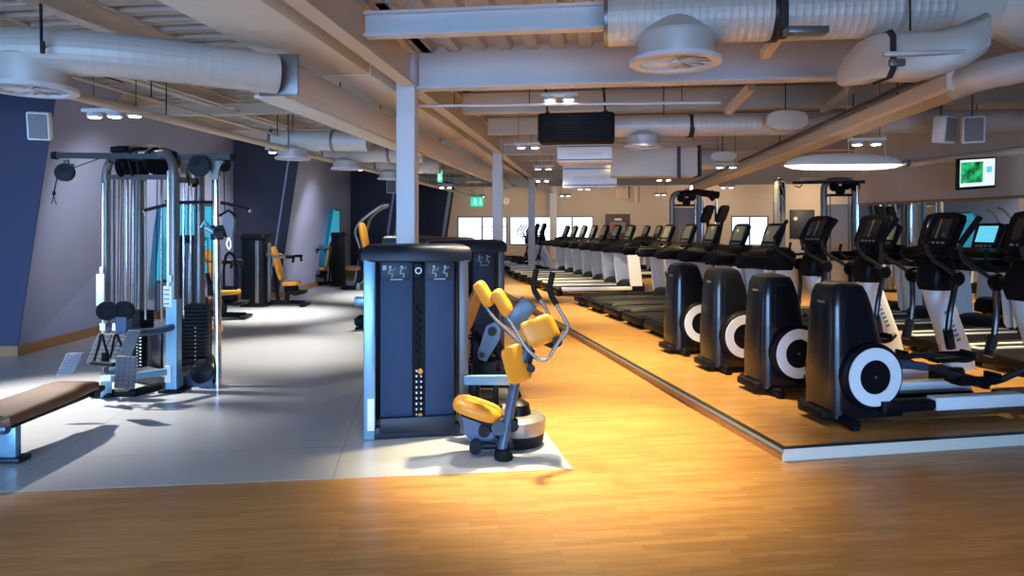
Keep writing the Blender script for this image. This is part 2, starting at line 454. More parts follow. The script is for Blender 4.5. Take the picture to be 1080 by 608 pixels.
# ---------------------------------------------------------------- ceiling deck
def deck(l0, l1, d0, d1, along, z=3.62, pitch=.30, name='ceiling'):
    mb = MB(); prof = []
    lo, hi = (l0, l1) if along == 'd' else (d0, d1)
    x = lo
    while x < hi - 1e-6:
        for f, h in ((0, 0), (.45, 0), (.55, .07), (.90, .07)):
            prof.append((min(x + f * pitch, hi), h))
        x += pitch
    prof.append((hi, 0))
    vs = []; n = len(prof)
    for (a, h) in prof:
        if along == 'd': vs += [RM(a, d0, z + h), RM(a, d1, z + h), RM(a, d1, z + .16), RM(a, d0, z + .16)]
        else: vs += [RM(l0, a, z + h), RM(l1, a, z + h), RM(l1, a, z + .16), RM(l0, a, z + .16)]
    fs = []
    for i in range(n - 1):
        for j in range(4):
            fs.append((4 * i + j, 4 * i + (j + 1) % 4, 4 * (i + 1) + (j + 1) % 4, 4 * (i + 1) + j))
    fs += [(0, 1, 2, 3), (4 * (n - 1) + 3, 4 * (n - 1) + 2, 4 * (n - 1) + 1, 4 * (n - 1))]
    mb.add(vs, fs)
    return struct(name, mb, 'ceiling_deck', smooth=False)
deck(-13, -3.3, -5.5, 33, 'l')
deck(-2.0, 19, 5.95, 7.8, 'd')
deck(-2.0, 19, 7.8, 33, 'l')
deck(-.4, 19, -5.5, 5.95, 'l')
deck(-2.0, -.4, -5.5, 4.6, 'l')
b = MB(); 
for (l0, l1, d0, d1) in ((-2.0, -.4, 4.6, 5.95),):
    b.prism([tuple(RM(l, d)[:2]) for l, d in ((l0, d0), (l1, d0), (l1, d1), (l0, d1))], 3.76, 3.8)
struct('ceiling', b, 'ceiling_dark', smooth=False)
b = MB(); b.prism([tuple(RM(l, d)[:2]) for l, d in ((-3.4, -5.5), (-1.9, -5.5), (-1.9, 33), (-3.4, 33))], 3.62, 3.8); struct('ceiling', b, 'ceiling_deck', smooth=False)

# ---------------------------------------------------------------- beams (I sections)
def ibeam(p0, p1, z0, z1, w, mname, tf=.025, name='beam'):
    p0 = Vector(p0[:2]); p1 = Vector(p1[:2]); d = (p1 - p0); L = d.length; d.normalize(); n = Vector((-d.y, d.x))
    M = Matrix(((d.x, n.x, 0, p0.x), (d.y, n.y, 0, p0.y), (0, 0, 1, 0), (0, 0, 0, 1)))
    m = MB()
    h = w / 2; t = .012
    prof = [(-h, z0), (h, z0), (h, z0 + tf), (t, z0 + tf), (t, z1 - tf), (h, z1 - tf), (h, z1), (-h, z1), (-h, z1 - tf), (-t, z1 - tf), (-t, z0 + tf), (-h, z0 + tf)]
    k = len(prof)
    vs = [M @ Vector((0, y, z)) for y, z in prof] + [M @ Vector((L, y, z)) for y, z in prof]
    fs = [list(range(k))[::-1], list(range(k, 2 * k))] + [(i, (i + 1) % k, k + (i + 1) % k, k + i) for i in range(k)]
    m.add(vs, fs)
    return struct(name, m, mname, smooth=False)
ibeam(RM(-2.12, -5), RM(-2.12, 7.53), 3.2, 3.6, .16, 'steel_beige')
ibeam(RM(-2.12, 7.8), RM(-2.12, 14.72), 3.2, 3.6, .16, 'steel_beige')
ibeam(RM(-2.12, 14.98), RM(-2.12, 32), 3.2, 3.6, .16, 'steel_beige')
ibeam(RM(-2.05, 7.72), RM(14, 7.72), 3.19, 3.72, .2, 'steel_white')
ibeam(RM(-2.05, 14.85), RM(16, 14.85), 3.19, 3.72, .2, 'steel_beige')
ibeam(RM(-2.05, 22.6), RM(17, 22.6), 3.19, 3.72, .2, 'steel_beige')
for d in (10.1, 12.4, 17.4, 20.0, 25.2, 28): ibeam(RM(-2.0, d), RM(17, d), 3.30, 3.60, .13, 'steel_beige')
ibeam(RM(-2.04, 5.85), RM(12, 5.85), 3.28, 3.50, .13, 'steel_white')
ibeam(RM(-2.04, 3.2), RM(12, 3.2), 3.28, 3.50, .13, 'steel_white')
for l in (-4.5, -5.7, -7.0): ibeam(RM(l, -5), RM(l, 32), 3.40, 3.62, .13, 'steel_beige')
for d in (6.9, 9.6, 12.3, 15.0, 18, 21, 24.5, 28): ibeam(RM(-6.9 if d > 9 else -9, d), RM(-3.15, d), 3.28, 3.44, .1, 'steel_beige')
for (px, py, qx, qy, Y) in ((767, 118, 792, 92, 8.6), (806, 58, 826, 30, 6.4), (868, 118, 900, 92, 8.8)):
    m = MB(); a = W(px, py, Y + .7); e = W(qx, qy, Y); m.sqtube([a, e], .045); struct('beam', m, 'steel_beige', smooth=False)
# ================================================================ CARDIO MACHINES (local x: from the user's back to the console, y: across, z: up)
def make_elliptical():
    t = thing('elliptical_trainer', 'x', 'elliptical trainer')
    m = MB()
    prof = [(.05, .06, .58, .205), (.16, .06, .59, .21), (.32, .06, .58, .21), (.5, .065, .545, .20), (.7, .075, .50, .19), (.88, .085, .455, .178), (1.0, .10, .415, .165), (1.055, .125, .385, .15), (1.078, .18, .335, .11)]
    m.loft([sring(x0, x1, w, z, .38) for z, x0, x1, w in prof])
    obj('shroud', m, 'black_gloss', t)
    m = MB()
    for s in (-1, 1):                      # raised flank panel
        m.loft([[(x0 + .09 + (x1 - x0 - .16) * u, s * (w * .93), z) for u in (0, 1)] + [(x0 + .09 + (x1 - x0 - .16) * u, s * (w + .012), z) for u in (.93, .07)] for z, x0, x1, w in ((.60, .07, .52, .197), (.78, .08, .48, .186), (.98, .10, .42, .168))])
    obj('flank_panel', m, 'black_plastic', t)
    m = MB(); m.box((.088, -.02, .93), (.006, .09, .022), .002, Matrix.Rotation(.12, 4, 'Y')); obj('nameplate', m, 'grey_metal', t)
    for s in (-1, 1):
        M = Matrix.Translation((.375, s * .17, .375)) @ Matrix.Rotation(-s * PI / 2, 4, 'X')
        m = MB(); m.lathe([(.255, -.02), (.262, .03), (.255, .07), (.235, .088), (0, .092)], 40, M); dsc = obj('wheel_cover', m, 'black_plastic', t)
        m = MB(); m.ring(.130, .222, .086, .097, M, 44); obj('ring', m, 'white_plastic', dsc, label='white ring on the wheel cover')
        m = MB(); m.cyl(M @ Vector((0, 0, .09)), M @ Vector((0, 0, .1)), .012, n=10); obj('hub_cap', m, 'grey_metal', dsc)
    # base
    m = MB(); m.box((1.2, 0, .085), (2.2, .12, .075), .02); m.box((.35, 0, .07), (.7, .34, .07), .02); m.box((2.0, 0, .10), (.5, .22, .11), .03)
    obj('base_beam', m, 'black_plastic', t)
    for x in (.14, 2.25):
        m = MB(); m.tube([(x + .02, -.34, .045), (x, 0, .055), (x + .02, .34, .045)], .04, 10, fil=.2)
        for s in (-1, 1): m.cyl((x + .02, s * .31, 0), (x + .02, s * .31, .03), .035, n=12)
        obj('foot_bar', m, 'black_plastic', t)
    for s in (-1, 1):
        m = MB(); m.box((1.27, s * .25, .155), (.80, .11, .10), .012); obj('side_rail', m, 'white_plastic', t, label='white side rail')
        m = MB(); m.box((.66, s * .25, .15), (.44, .10, .075), .02); m.cyl((.46, s * .25, .11), (.46, s * .25, .19), .045, n=14); m.box((1.0, s * .16, .11), (1.2, .12, .06), .02)
        obj('rail_cover', m, 'black_plastic', t)
    # pedals with their links
    for s, ph in ((-1, .0), (1, 1.0)):
        dz = .10 * ph; dx = .14 * ph
        m = MB(); m.box((1.30 + dx, s * .19, .30 + dz), (.40, .15, .03), .012); m.box((1.48 + dx, s * .19, .33 + dz), (.03, .15, .06), .01); m.box((1.3 + dx, s * .19, .285 + dz), (.34, .12, .03), .01)
        m.box((1.3 + dx, s * .265, .325 + dz), (.36, .012, .035), .004)
        pd = obj('pedal', m, 'black_plastic', t)
        m = MB(); m.tube([(.45, s * .20, .48 - .1 * ph), (.9, s * .2, .42 - .02 * ph), (1.15, s * .19, .34 + dz), (1.5 + dx, s * .19, .27 + dz), (1.78, s * .27, .42)], .027, 8, fil=.08)
        obj('pedal_link', m, 'dark_metal', pd)
        m = MB(); m.tube([(.55, s * .20, .47 - .1 * ph), (.86, s * .2, .425 - .02 * ph)], .033, 8); obj('blue_lit_sleeve', m, 'blue_steel', pd)  # cool light on the link, put into this blue piece's colour
    n0 = len(bpy.data.objects); before = set(KIDS[t.name])
    # front column, leaning back as it rises
    m = MB()
    m.loft([sring(2.0, 2.30, .085, .12, .6, 20), sring(1.96, 2.25, .085, .30, .6, 20), sring(1.89, 2.14, .09, .55, .6, 20), sring(1.80, 2.03, .10, .80, .6, 20), sring(1.77, 1.97, .105, .92, .6, 20)])
    c = obj('front_column', m, 'white_plastic', t, label='white tapered front column')
    m = MB()
    for k in range(7): m.box((2.055 - .026 * k * .9, -.092 - .002 * k, .42 + .045 * k), (.045, .006, .026), 0, Matrix.Rotation(-.35, 4, 'Y'))
    obj('column_lettering', m, 'grille_grey', c)
    m = MB(); m.loft([sring(1.76, 2.0, .12, .90, .5, 20), sring(1.74, 2.02, .14, .98, .5, 20), sring(1.76, 2.02, .14, 1.10, .5, 20), sring(1.80, 2.0, .12, 1.2, .6, 20), sring(1.88, 1.98, .07, 1.32, .6, 20)])
    m.cyl((1.86, -.30, 1.03), (1.86, .30, 1.03), .05, n=16)
    for s in (-1, 1): m.lathe([(.075, -.03), (.08, 0), (.06, .03), (0, .035)], 20, Matrix.Translation((1.86, s * .28, 1.03)) @ Matrix.Rotation(-s * PI / 2, 4, 'X'))
    obj('pivot_housing', m, 'black_plastic', t)
    for s in (-1, 1):
        sw = .06 * s
        m = MB(); m.tube([(1.86, s * .28, 1.03), (1.83 + sw, s * .30, .75), (1.80 + sw, s * .30, .52), (1.78, s * .27, .40)], .026, 10, fil=.08)
        m.tube([(1.80 + sw, s * .30, .56), (1.79, s * .285, .38)], .042, 10)
        obj('swing_arm', m, 'black_gloss', t)
        m = MB(); m.tube([(1.86, s * .28, 1.03), (1.74, s * .30, 1.12), (1.58, s * .31, 1.20), (1.50, s * .30, 1.32), (1.56, s * .27, 1.45), (1.66, s * .25, 1.58)], .019, 10, fil=.10)
        h = obj('handlebar', m, 'dark_metal', t)
        m = MB(); m.tube([(1.512, s * .295, 1.36), (1.56, s * .27, 1.45), (1.67, s * .25, 1.60)], .026, 10, fil=.06); obj('grip', m, 'black_rubber', h)
        m = MB(); m.tube([(1.88, s * .10, 1.18), (1.72, s * .17, 1.16), (1.66, s * .19, 1.22), (1.68, s * .19, 1.32)], .016, 8, fil=.06); obj('fixed_handle', m, 'black_rubber', t)
    # console
    CM = Matrix.Translation((1.93, 0, 1.45)) @ Matrix.Rotation(math.radians(22), 4, 'Y')
    m = MB()
    out = [(-.19, -.17), (.19, -.17), (.215, -.10), (.235, .14), (.21, .195), (.1, .215), (-.1, .215), (-.21, .195), (-.235, .14), (-.215, -.10)]
    R3 = Matrix(((0, 0, 1, 0), (1, 0, 0, 0), (0, 1, 0, 0), (0, 0, 0, 1)))
    m.prism([(x * .93, y * .95) for x, y in out], -.035, -.02, CM @ R3); m.prism(out, -.02, .03, CM @ R3); m.prism([(x * .8, y * .8) for x, y in out], .03, .06, CM @ R3)
    m.box((1.90, 0, 1.27), (.10, .34, .08), .03); m.tube([(1.95, 0, 1.2), (1.95, 0, 1.4)], .05, 12)
    con = obj('console', m, 'black_plastic', t)
    m = MB(); m.box((0, 0, 0), (.006, .29, .20), .002, None); 
    m.v = [CM @ (v + Vector((-.038, 0, .035))) for v in m.v]; obj('screen', m, 'dark_screen', con)
    m = MB(); m.box((0, 0, 0), (.012, .012, .20)); m.v = [CM @ (v + Vector((-.042, -.02, .035))) for v in m.v]; obj('screen_reflection', m, 'wood_reflection', con)  # wood-coloured strip paints a reflection onto the dark screen
    m = MB()
    for k in range(5): m.box((-.038, -.12 + .06 * k, -.11), (.008, .035, .022), .003)
    m.v = [CM @ v for v in m.v]; obj('keypad', m, 'grille_grey', con)
    m = MB(); m.box((1.84, 0, 1.24), (.12, .26, .04), .012); obj('cup_tray', m, 'black_plastic', t)
    for nme in KIDS[t.name]:
        if nme not in before: bpy.data.objects[nme].location.x += .13
    return t

ell_t = (.60, 1.575, 2.55, 3.54)
ELL_LABELS = ['black elliptical trainer nearest the platform corner, its whole white wheel ring showing',
              'black elliptical trainer second from the platform corner, next to the one with the whole ring',
              'black elliptical trainer third from the platform corner along the step edge',
              'black elliptical trainer fourth from the platform corner, right before the treadmill decks']
proto = make_elliptical()
proto.location = PL(.60, ell_t[0], .09); proto.rotation_euler = (0, 0, QROT); proto['label'] = ELL_LABELS[0]; proto['group'] = 'elliptical trainers along the platform edge'
for k in (1, 2, 3):
    dup(proto, PL(.60 + (.02 if k > 1 else 0), ell_t[k], .09), QROT, ELL_LABELS[k], 'elliptical trainers along the platform edge')

def make_treadmill():
    t = thing('treadmill', 'x', 'treadmill')
    m = MB(); m.box((.95, 0, .12), (1.75, .66, .09), .015); m.box((.04, 0, .115), (.10, .80, .13), .04)
    obj('deck', m, 'black_plastic', t)
    m = MB(); m.box((.92, 0, .168), (1.66, .54, .012), .004); obj('belt', m, 'black_rubber', t)
    for s in (-1, 1):
        m = MB(); m.box((.92, s * .355, .15), (1.60, .13, .085), .015); r = obj('side_rail', m, 'white_plastic', t, label='pale side rail')
        m = MB(); m.box((.92, s * .35, .196), (1.58, .09, .008), .002); obj('step_strip', m, 'dark_metal', r)
    m = MB(); m.loft([sring(1.58, 2.06, .42, .05, .35), sring(1.58, 2.06, .42, .18, .35), sring(1.66, 2.02, .39, .27, .35), sring(1.74, 1.95, .34, .30, .35)]); obj('motor_hood', m, 'black_plastic', t)
    m = MB()
    for x in (.1, 1.9):
        for s in (-1, 1): m.cyl((x, s * .3, 0), (x, s * .3, .08), .035, n=12)
    obj('foot', m, 'black_rubber', t)
    for s in (-1, 1):
        m = MB()
        a = [(1.68, .20), (1.95, .20), (1.86, 1.0), (1.59, 1.0)]
        M = Matrix(((1, 0, 0, 0), (0, 0, 1, 0), (0, 1, 0, 0), (0, 0, 0, 1)))
        m.prism(a, s * .40 - .03, s * .40 + .03, M); u = obj('upright', m, 'white_plastic', t, smooth=False, label='white upright panel')
        m = MB()
        for z in (.94, .94): m.cyl((1.70, s * .43, z), (1.70, s * .437, z), .008, n=8)
        m.cyl((1.79, s * .43, .94), (1.79, s * .437, .94), .008, n=8); obj('bolt', m, 'grille_grey', u)
        m = MB(); m.box((1.38, s * .40, 1.03), (.72, .09, .16), .04); m.box((1.02, s * .40, 1.03), (.06, .07, .075), .03); obj('handrail', m, 'black_plastic', t)
    m = MB(); m.loft([sring(1.50, 1.92, .44, .92, .4), sring(1.44, 1.95, .45, 1.02, .4), sring(1.48, 1.95, .45, 1.12, .4), sring(1.55, 1.93, .43, 1.17, .4), sring(1.66, 1.88, .3, 1.23, .4)])
    m.tube([(1.5, -.40, 1.06), (1.36, -.2, 1.10), (1.36, .2, 1.10), (1.5, .40, 1.06)], .022, 8, fil=.1)
    obj('dashboard', m, 'black_plastic', t)
    CM = Matrix.Translation((1.80, 0, 1.37)) @ Matrix.Rotation(math.radians(20), 4, 'Y')
    R3 = Matrix(((0, 0, 1, 0), (1, 0, 0, 0), (0, 1, 0, 0), (0, 0, 0, 1)))
    out = [(-.15, -.21), (.15, -.21), (.205, -.15), (.225, .10), (.215, .17), (.16, .205), (-.16, .205), (-.215, .17), (-.225, .10), (-.205, -.15)]
    m = MB(); m.prism([(x * .94, y * .95) for x, y in out], -.03, -.018, CM @ R3); m.prism(out, -.018, .025, CM @ R3); m.prism([(x * .8, y * .8) for x, y in out], .025, .05, CM @ R3)
    con = obj('console', m, 'black_plastic', t)
    m = MB(); m.box((0, 0, 0), (.006, .30, .235), .002); m.v = [CM @ (v + Vector((-.033, 0, .04))) for v in m.v]; obj('screen', m, 'amber_screen', con)
    m = MB()
    for k in range(4): m.box((-.033, -.105 + .07 * k, -.13), (.008, .045, .03), .003)
    m.v = [CM @ v for v in m.v]; obj('keypad', m, 'grille_grey', con)
    m = MB()
    for s in (-1, 1): m.lathe([(.05, 0), (.052, .09), (.045, .09), (.045, .02), (0, .02)], 16, Matrix.Translation((1.58, s * .3, 1.10)))
    obj('cup_holder', m, 'black_plastic', t)
    return t
tp = make_treadmill()
DARK_RAIL = {}
for c in KIDS[tp.name]:
    if c.startswith('side_rail'):
        d = bpy.data.objects[c].data; k = d.copy(); k.materials.clear(); k.materials.append(MATS['dark_metal']); DARK_RAIL[d.name] = k
ord_ = ['nearest', 'second', 'third', 'fourth', 'fifth', 'sixth', 'seventh']
near_lab = ['black treadmill of the near block, first one beyond the ellipticals', 'black treadmill of the near block, second one beyond the ellipticals', 'black treadmill of the near block, third one beyond the ellipticals',
            'black treadmill of the near block, fourth one beyond the ellipticals', 'black treadmill of the near block, its last one, bordering the open walkway']
def place_tread(s, t, lab, grp, dark=False):
    r = place_tread_(s, t, lab, grp)
    if dark:
        for c in KIDS[r.name]:
            o = bpy.data.objects[c]
            if c.startswith('side_rail'):
                o.data = DARK_RAIL[o.data.name]
                if 'label' in o: del o['label']
    return r
def place_tread_(s, t, lab, grp):
    global first
    if first:
        first = False; tp.location = PL(s, t, .09); tp.rotation_euler = (0, 0, QROT); tp['label'] = lab; tp['group'] = grp; return tp
    return dup(tp, PL(s, t, .09), QROT, lab, grp)
first = True
far_lab = ['treadmill with white uprights opening the far block, just across the walkway gap', 'second treadmill of the far block after the walkway gap', 'third treadmill of the far block after the walkway gap', 'fourth treadmill of the far block after the walkway gap, before the windows',
           'fifth treadmill of the far block after the walkway gap', 'sixth treadmill of the far block, last but one before the far columns', 'last treadmill of the far block, behind the square columns']
for k in range(7): place_tread(.98, 10.65 + .95 * k, far_lab[k], 'far block of treadmills towards the windows')
for k in range(5): place_tread(.98, 4.73 + .94 * k, near_lab[k], 'near block of treadmills beyond the ellipticals', True)
mir_lab = ['treadmill by the wall mirror nearest the right picture edge', 'treadmill by the wall mirror, second from the right picture edge', 'treadmill by the wall mirror with its blue lit screen below the television', 'treadmill by the wall mirror between the television and the elliptical consoles',
           'treadmill by the wall mirror at the far end of its row, before the cable machine']
for k in range(5):
    r = place_tread(3.62, 1.9 + .94 * k, mir_lab[k], 'treadmills in the row before the mirror')
    if k == 2:
        for c in r.children:
            if c.name.startswith('console'):
                for g in c.children:
                    if g.name.startswith('screen'):
                        g.data = g.data.copy(); g.data.materials.clear(); g.data.materials.append(MATS['screen_cyan'])
for k in range(2): place_tread(3.62, 15.4 + 1.0 * k, ['treadmill standing behind the far block, in front of the brown door wall', 'farthest treadmill behind the far block, towards the beige end wall'][k], 'pair of treadmills behind the far block')
# far cross trainers beside the columns
for k, (s, t) in enumerate(((.5, 18.6), (.5, 19.7), (.5, 20.8))):
    dup(proto, PL(s, t, .09), QROT, ['black cross trainer beyond the far treadmills, first by the windows', 'black cross trainer beyond the far treadmills, second by the windows', 'black cross trainer beyond the far treadmills, last before the window wall'][k], 'cross trainers by the far windows')
# ================================================================ STRENGTH MACHINES
class Loc:
    """build in world coordinates, store relative to a thing"""
    def __init__(s, t):
        s.t = t; s.M = (Matrix.Translation(t.location) @ Matrix.Rotation(t.rotation_euler.z, 4, 'Z')).inverted()
    def __call__(s, name, mb, m, parent=None, **k):
        mb.v = [s.M @ Vector(v) for v in mb.v]
        return obj(name, mb, m, parent or s.t, **k)
def rodz(mb, px, Y, z0, z1, r, n=10):
    X = (px - 540) / F * Y; mb.cyl((X, Y, z0), (X, Y, z1), r, n=n)
def facing(p, n, spin=0.0):
    """matrix whose local z looks along n"""
    q = Vector(n).normalized().to_track_quat('Z', 'Y')
    return Matrix.Translation(Vector(p)) @ q.to_matrix().to_4x4() @ Matrix.Rotation(spin, 4, 'Z')
PUL = [(.3, -.022), (1, -.022), (1, -.014), (.86, -.006), (.86, .006), (1, .014), (1, .022), (.3, .022), (0, .026)]
def pulley(mb, p, n, r, M=None):
    mb.lathe([(a * r, z) for a, z in PUL], 24, facing(p, n))

def tower_parts(t, label_left=True, shade=True):
    """twin-stack tower: local x right, y back, z up; 0.80 wide, 0.52 deep, 1.46 tall"""
    for x, nm in ((.046, 0), (.755, 1)):
        m = MB(); m.box((x, .05, .68), (.088 if nm == 0 else .072, .09, 1.36), .012)
        p = obj('post', m, 'silver_paint' if nm == 0 else 'post_grey', t)
        if nm == 0:
            m = MB(); m.box((x + .01, .003, .19), (.05, .004, .24), .001); obj('sticker', m, 'sticker', p)
    for x in (.06, .74):
        m = MB(); m.box((x, .46, .68), (.07, .07, 1.36), .012); obj('post', m, 'dark_metal', t)
    for (x0, x1, tilt) in ((.125, .368, -.05), (.460, .685, .05)):
        m = MB(); m.box(((x0 + x1) / 2, .055, .71), (x1 - x0, .03, 1.27), .008, rotz(tilt)); p = obj('panel', m, 'stack_panel', t)
        R_ = rotz(tilt); T = Matrix.Translation(((x0 + x1) / 2, .055, 1.26)) @ R_
        m = MB(); m.box((0, -.017, 0), (x1 - x0 - .03, .004, .14), .001); m.v = [T @ v for v in m.v]
        pl = obj('placard', m, 'stack_cap', p)
        m = MB()
        for k in range(2 if x0 < .3 else 2):
            cx = -.045 + .085 * k
            m.lathe([(.011, -.002), (.011, .002)], 10, T @ Matrix.Translation((cx, -.020, .035)) @ MX)
            m.tube([T @ Vector((cx, -.02, .022)), T @ Vector((cx - .012, -.02, -.012)), T @ Vector((cx + .016, -.02, -.018)), T @ Vector((cx + .012, -.02, -.045))], .006, 6)
            m.tube([T @ Vector((cx - .002, -.02, .014)), T @ Vector((cx + .026, -.02, .010 + .02 * k)), T @ Vector((cx + .034, -.02, .03))], .004, 6)
        m.box(tuple(T @ Vector((0, -.02, -.06))), (.09, .003, .008))
        if x0 < .3: m.box(tuple(T @ Vector((-.09, -.02, .03))), (.028, .003, .035))
        obj('pictogram', m, 'placard_ink', pl)
    # weight stack seen through the slot
    m = MB(); m.box((.41, .12, .68), (.11, .10, 1.26)); obj('slot_back', m, 'black_rubber', t)
    m = MB()
    for k in range(10): m.box((.415, .075, .12 + .042 * k), (.075, .05, .036), .004)
    st = obj('weight_stack', m, 'black_plastic', t, kind='')
    m = MB()
    for k in range(10):
        m.box((.397, .048, .12 + .042 * k), (.010, .004, .014)); m.box((.432, .048, .12 + .042 * k), (.010, .004, .014))
    obj('weight_numbers', m, 'sticker', st)
    m = MB(); m.cyl((.425, .055, .50), (.425, .015, .50), .020, n=16); pn = obj('selector_pin', m, 'yellow_pad', t, label='round yellow pin knob')
    m = MB(); m.cyl((.425, .055, .165), (.425, .02, .165), .014, n=12); obj('selector_knob', m, 'yellow_pad', t)
    m = MB(); pts = []
    for k in range(60):
        a = k * .62; pts.append((.41 + .016 * math.cos(a), .05 + .016 * math.sin(a), .62 + .0065 * k))
    m.tube(pts, .0055, 6); m.tube([(.41, .05, .60), (.412, .045, .56), (.42, .04, .52)], .005, 6); obj('coiled_cord', m, 'black_rubber', t)
    m = MB(); m.ring(.018, .026, 0, .01, onY(.412, .05, 1.265), 24); obj('dial_ring', m, 'sticker', t)
    m = MB(); m.box((.41, .08, 1.265), (.07, .05, .12), .006); obj('dial_block', m, 'black_plastic', t)
    # foot beams and plinth
    m = MB(); m.box((.405, .05, .045), (.66, .09, .09), .01); m.box((.06, .26, .04), (.07, .42, .08), .01); m.box((.74, .26, .04), (.07, .42, .08), .01); m.box((.405, .045, .10), (.57, .1, .12), .012)
    obj('plinth', m, 'stack_cap', t)
    # bowed head cover
    def outline(g, y0, y1):
        pts = []
        for k in range(13):
            u = k / 12; x = -.012 - g + (.824 + 2 * g) * u
            pts.append((x, y0 - g - .075 * math.sin(PI * u)))
        for k in range(13):
            u = 1 - k / 12; x = -.012 - g + (.824 + 2 * g) * u
            pts.append((x, y1 + g + .03 * math.sin(PI * u)))
        return pts
    rs = []
    for z, g in ((1.335, -.006), (1.345, .004), (1.40, .006), (1.44, -.012), (1.458, -.04), (1.464, -.09)):
        rs.append([(x, y, z + .0) for x, y in outline(g, .02, .50)])
    m = MB(); m.loft(rs); obj('head_cover', m, 'stack_cap', t)
    m = MB(); m.box((.405, .30, .70), (.64, .03, 1.26), .01); obj('rear_panel', m, 'black_plastic', t)

# ---------- machine 1: abdominal machine in front
p0 = W(383, 466, 5.10)
t = thing('abdominal_machine', 'blue black abdominal machine with yellow seat at the front corner of the grey floor', 'weight machine', (p0.x, p0.y, .004), QROT)
tower_parts(t)
L = Loc(t)
base = W(531, 483, 4.72); base.z = .02
m = MB(); m.tube([W(527, 487, 4.68) * 1, W(545, 395, 4.86), W(563, 352, 4.94), W(572, 338, 4.96)], .036, 14, fil=.15); L('main_post', m, 'blue_steel')
m = MB(); m.lathe([(.062, 0), (.066, .02), (.06, .07), (.045, .075), (0, .075)], 20, Matrix.Translation((base.x - .0, 4.70, .004))); L('front_foot', m, 'black_rubber')
c = W(546, 463, 5.06)
m = MB(); m.lathe([(.20, .09), (.205, .12), (.205, .19), (.17, .215), (.05, .22), (0, .22)], 32, Matrix.Translation((c.x, c.y, .004))); wd = L('counterweight', m, 'warm_disc', label='pale round counterweight')
m = MB(); m.lathe([(.17, .0), (.19, .03), (.20, .09), (.12, .095), (0, .095)], 32, Matrix.Translation((c.x, c.y, .004))); L('counterweight_base', m, 'black_rubber', wd)
m = MB(); m.lathe([(.10, .0), (.085, .07), (.04, .1), (0, .1)], 20, Matrix.Translation((c.x, c.y, .224))); L('counterweight_hub', m, 'black_plastic', wd)
# horizontal arm from the tower to the post
m = MB(); m.sqtube([W(492, 401, 5.22), W(546, 401, 4.98)], .032); L('cross_arm', m, 'silver_paint')
m = MB(); m.tube([W(523, 405, 5.15), W(523, 432, 5.15)], .022, 10); m.lathe([(.05, -.05), (.05, .03), (.035, .04), (0, .04)], 18, Matrix.Translation(W(523, 432, 5.15))); m.tube([W(523, 432, 5.15), W(523, 462, 5.15)], .03, 10)
m.tube([W(500, 405, 5.2), W(501, 425, 5.2)], .045, 12); L('strut', m, 'black_plastic')
# seat
def pad(c, ax, ay, az, sx, sy, sz, e=.55, n=30, dome=.35):
    """upholstered cushion: axes ax, ay span it, az is its face"""
    ax, ay, az = [Vector(v).normalized() for v in (ax, ay, az)]
    mb = MB(); rs = []
    for h, g in ((-.5, .80), (-.42, .95), (-.2, 1.0), (.12, 1.0), (.34, .94), (.46, .82), (.51, .62), (.535, .35), (.545, .08)):
        ring = []
        for k in range(n):
            a = 2 * PI * k / n; cc, q = math.cos(a), math.sin(a)
            u = sx / 2 * g * math.copysign(abs(cc) ** e, cc); v = sy / 2 * g * math.copysign(abs(q) ** e, q)
            ring.append(Vector(c) + ax * u + ay * v + az * (h * sz))
        rs.append(ring)
    mb.loft(rs); return mb
sc_ = W(504, 431, 4.82)
m = pad(sc_, (1, .1, -.36), (.05, 1, .0), (.35, 0, 1), .36, .30, .085, .7); st = L('seat', m, 'yellow_pad', label='yellow padded seat')
m = MB(); m.box((0, 0, 0), (.24, .22, .03), .01); m.v = [sc_ + Vector((.0, 0, -.055)) + Matrix.Rotation(.36, 3, 'Y') @ v for v in m.v]; L('seat_pan', m, 'black_plastic', st)
M = Matrix(((1, 0, 0, 0), (0, 0, 1, 0), (0, 1, 0, 0), (0, 0, 0, 1)))
pts = [W(x, y, 4.86) for x, y in ((487, 430), (530, 446), (531, 466), (516, 474), (500, 470), (491, 455))]
m = MB(); m.prism([(v.x, v.z) for v in pts], 4.80, 4.83, M); L('shield', m, 'blue_steel', smooth=False)
m = MB()
for (x0, y0, x1, y1, Y, r) in ((502, 471, 535, 470, 4.76, .026), (511, 454, 541, 448, 4.78, .024)):
    a, e = W(x0, y0, Y), W(x1, y1, Y); m.tube([a, e], r, 10)
    for q in (a, e): m.cyl(q - Vector((0, .045, 0)), q + Vector((0, .045, 0)), r * 1.7, n=20)
L('linkage', m, 'black_plastic')
m = MB(); m.sqtube([W(522, 462, 4.76), W(536, 476, 4.72)], .018); m.cyl(W(526, 452, 4.9), W(526, 452, 4.7), .05, n=20); L('pivot', m, 'dark_metal')
# back pads
c1 = W(545, 384, 4.84)
m = pad(c1, (.55, .35, .12), (-.28, .15, 1), (-.6, -1, .05), .18, .265, .09, .36); pd = L('lumbar_pad', m, 'yellow_pad', label='yellow lower back pad')
m = MB(); m.box((0, 0, 0), (.15, .03, .22), .012); m.v = [c1 + Vector((.035, .06, .0)) + Matrix.Rotation(.25, 3, 'Y') @ Vector(v) for v in m.v]; m.cyl(W(560, 389, 4.80), W(560, 389, 4.92), .03, n=16); L('pad_bracket', m, 'black_plastic', pd)
c2 = W(570, 349, 4.94)
m = pad(c2, (.9, .25, .30), (-.42, .1, .9), (-.35, -1, .25), .25, .20, .10, .36); pd = L('back_pad', m, 'yellow_pad', label='yellow upper back pad')
m = MB(); m.box((0, 0, 0), (.18, .03, .16), .012); m.v = [c2 + Vector((.05, .065, -.04)) + Matrix.Rotation(.4, 3, 'Y') @ Vector(v) for v in m.v]; m.cyl(W(588, 361, 4.84), W(588, 361, 4.98), .035, n=18); L('pad_bracket', m, 'black_plastic', pd)
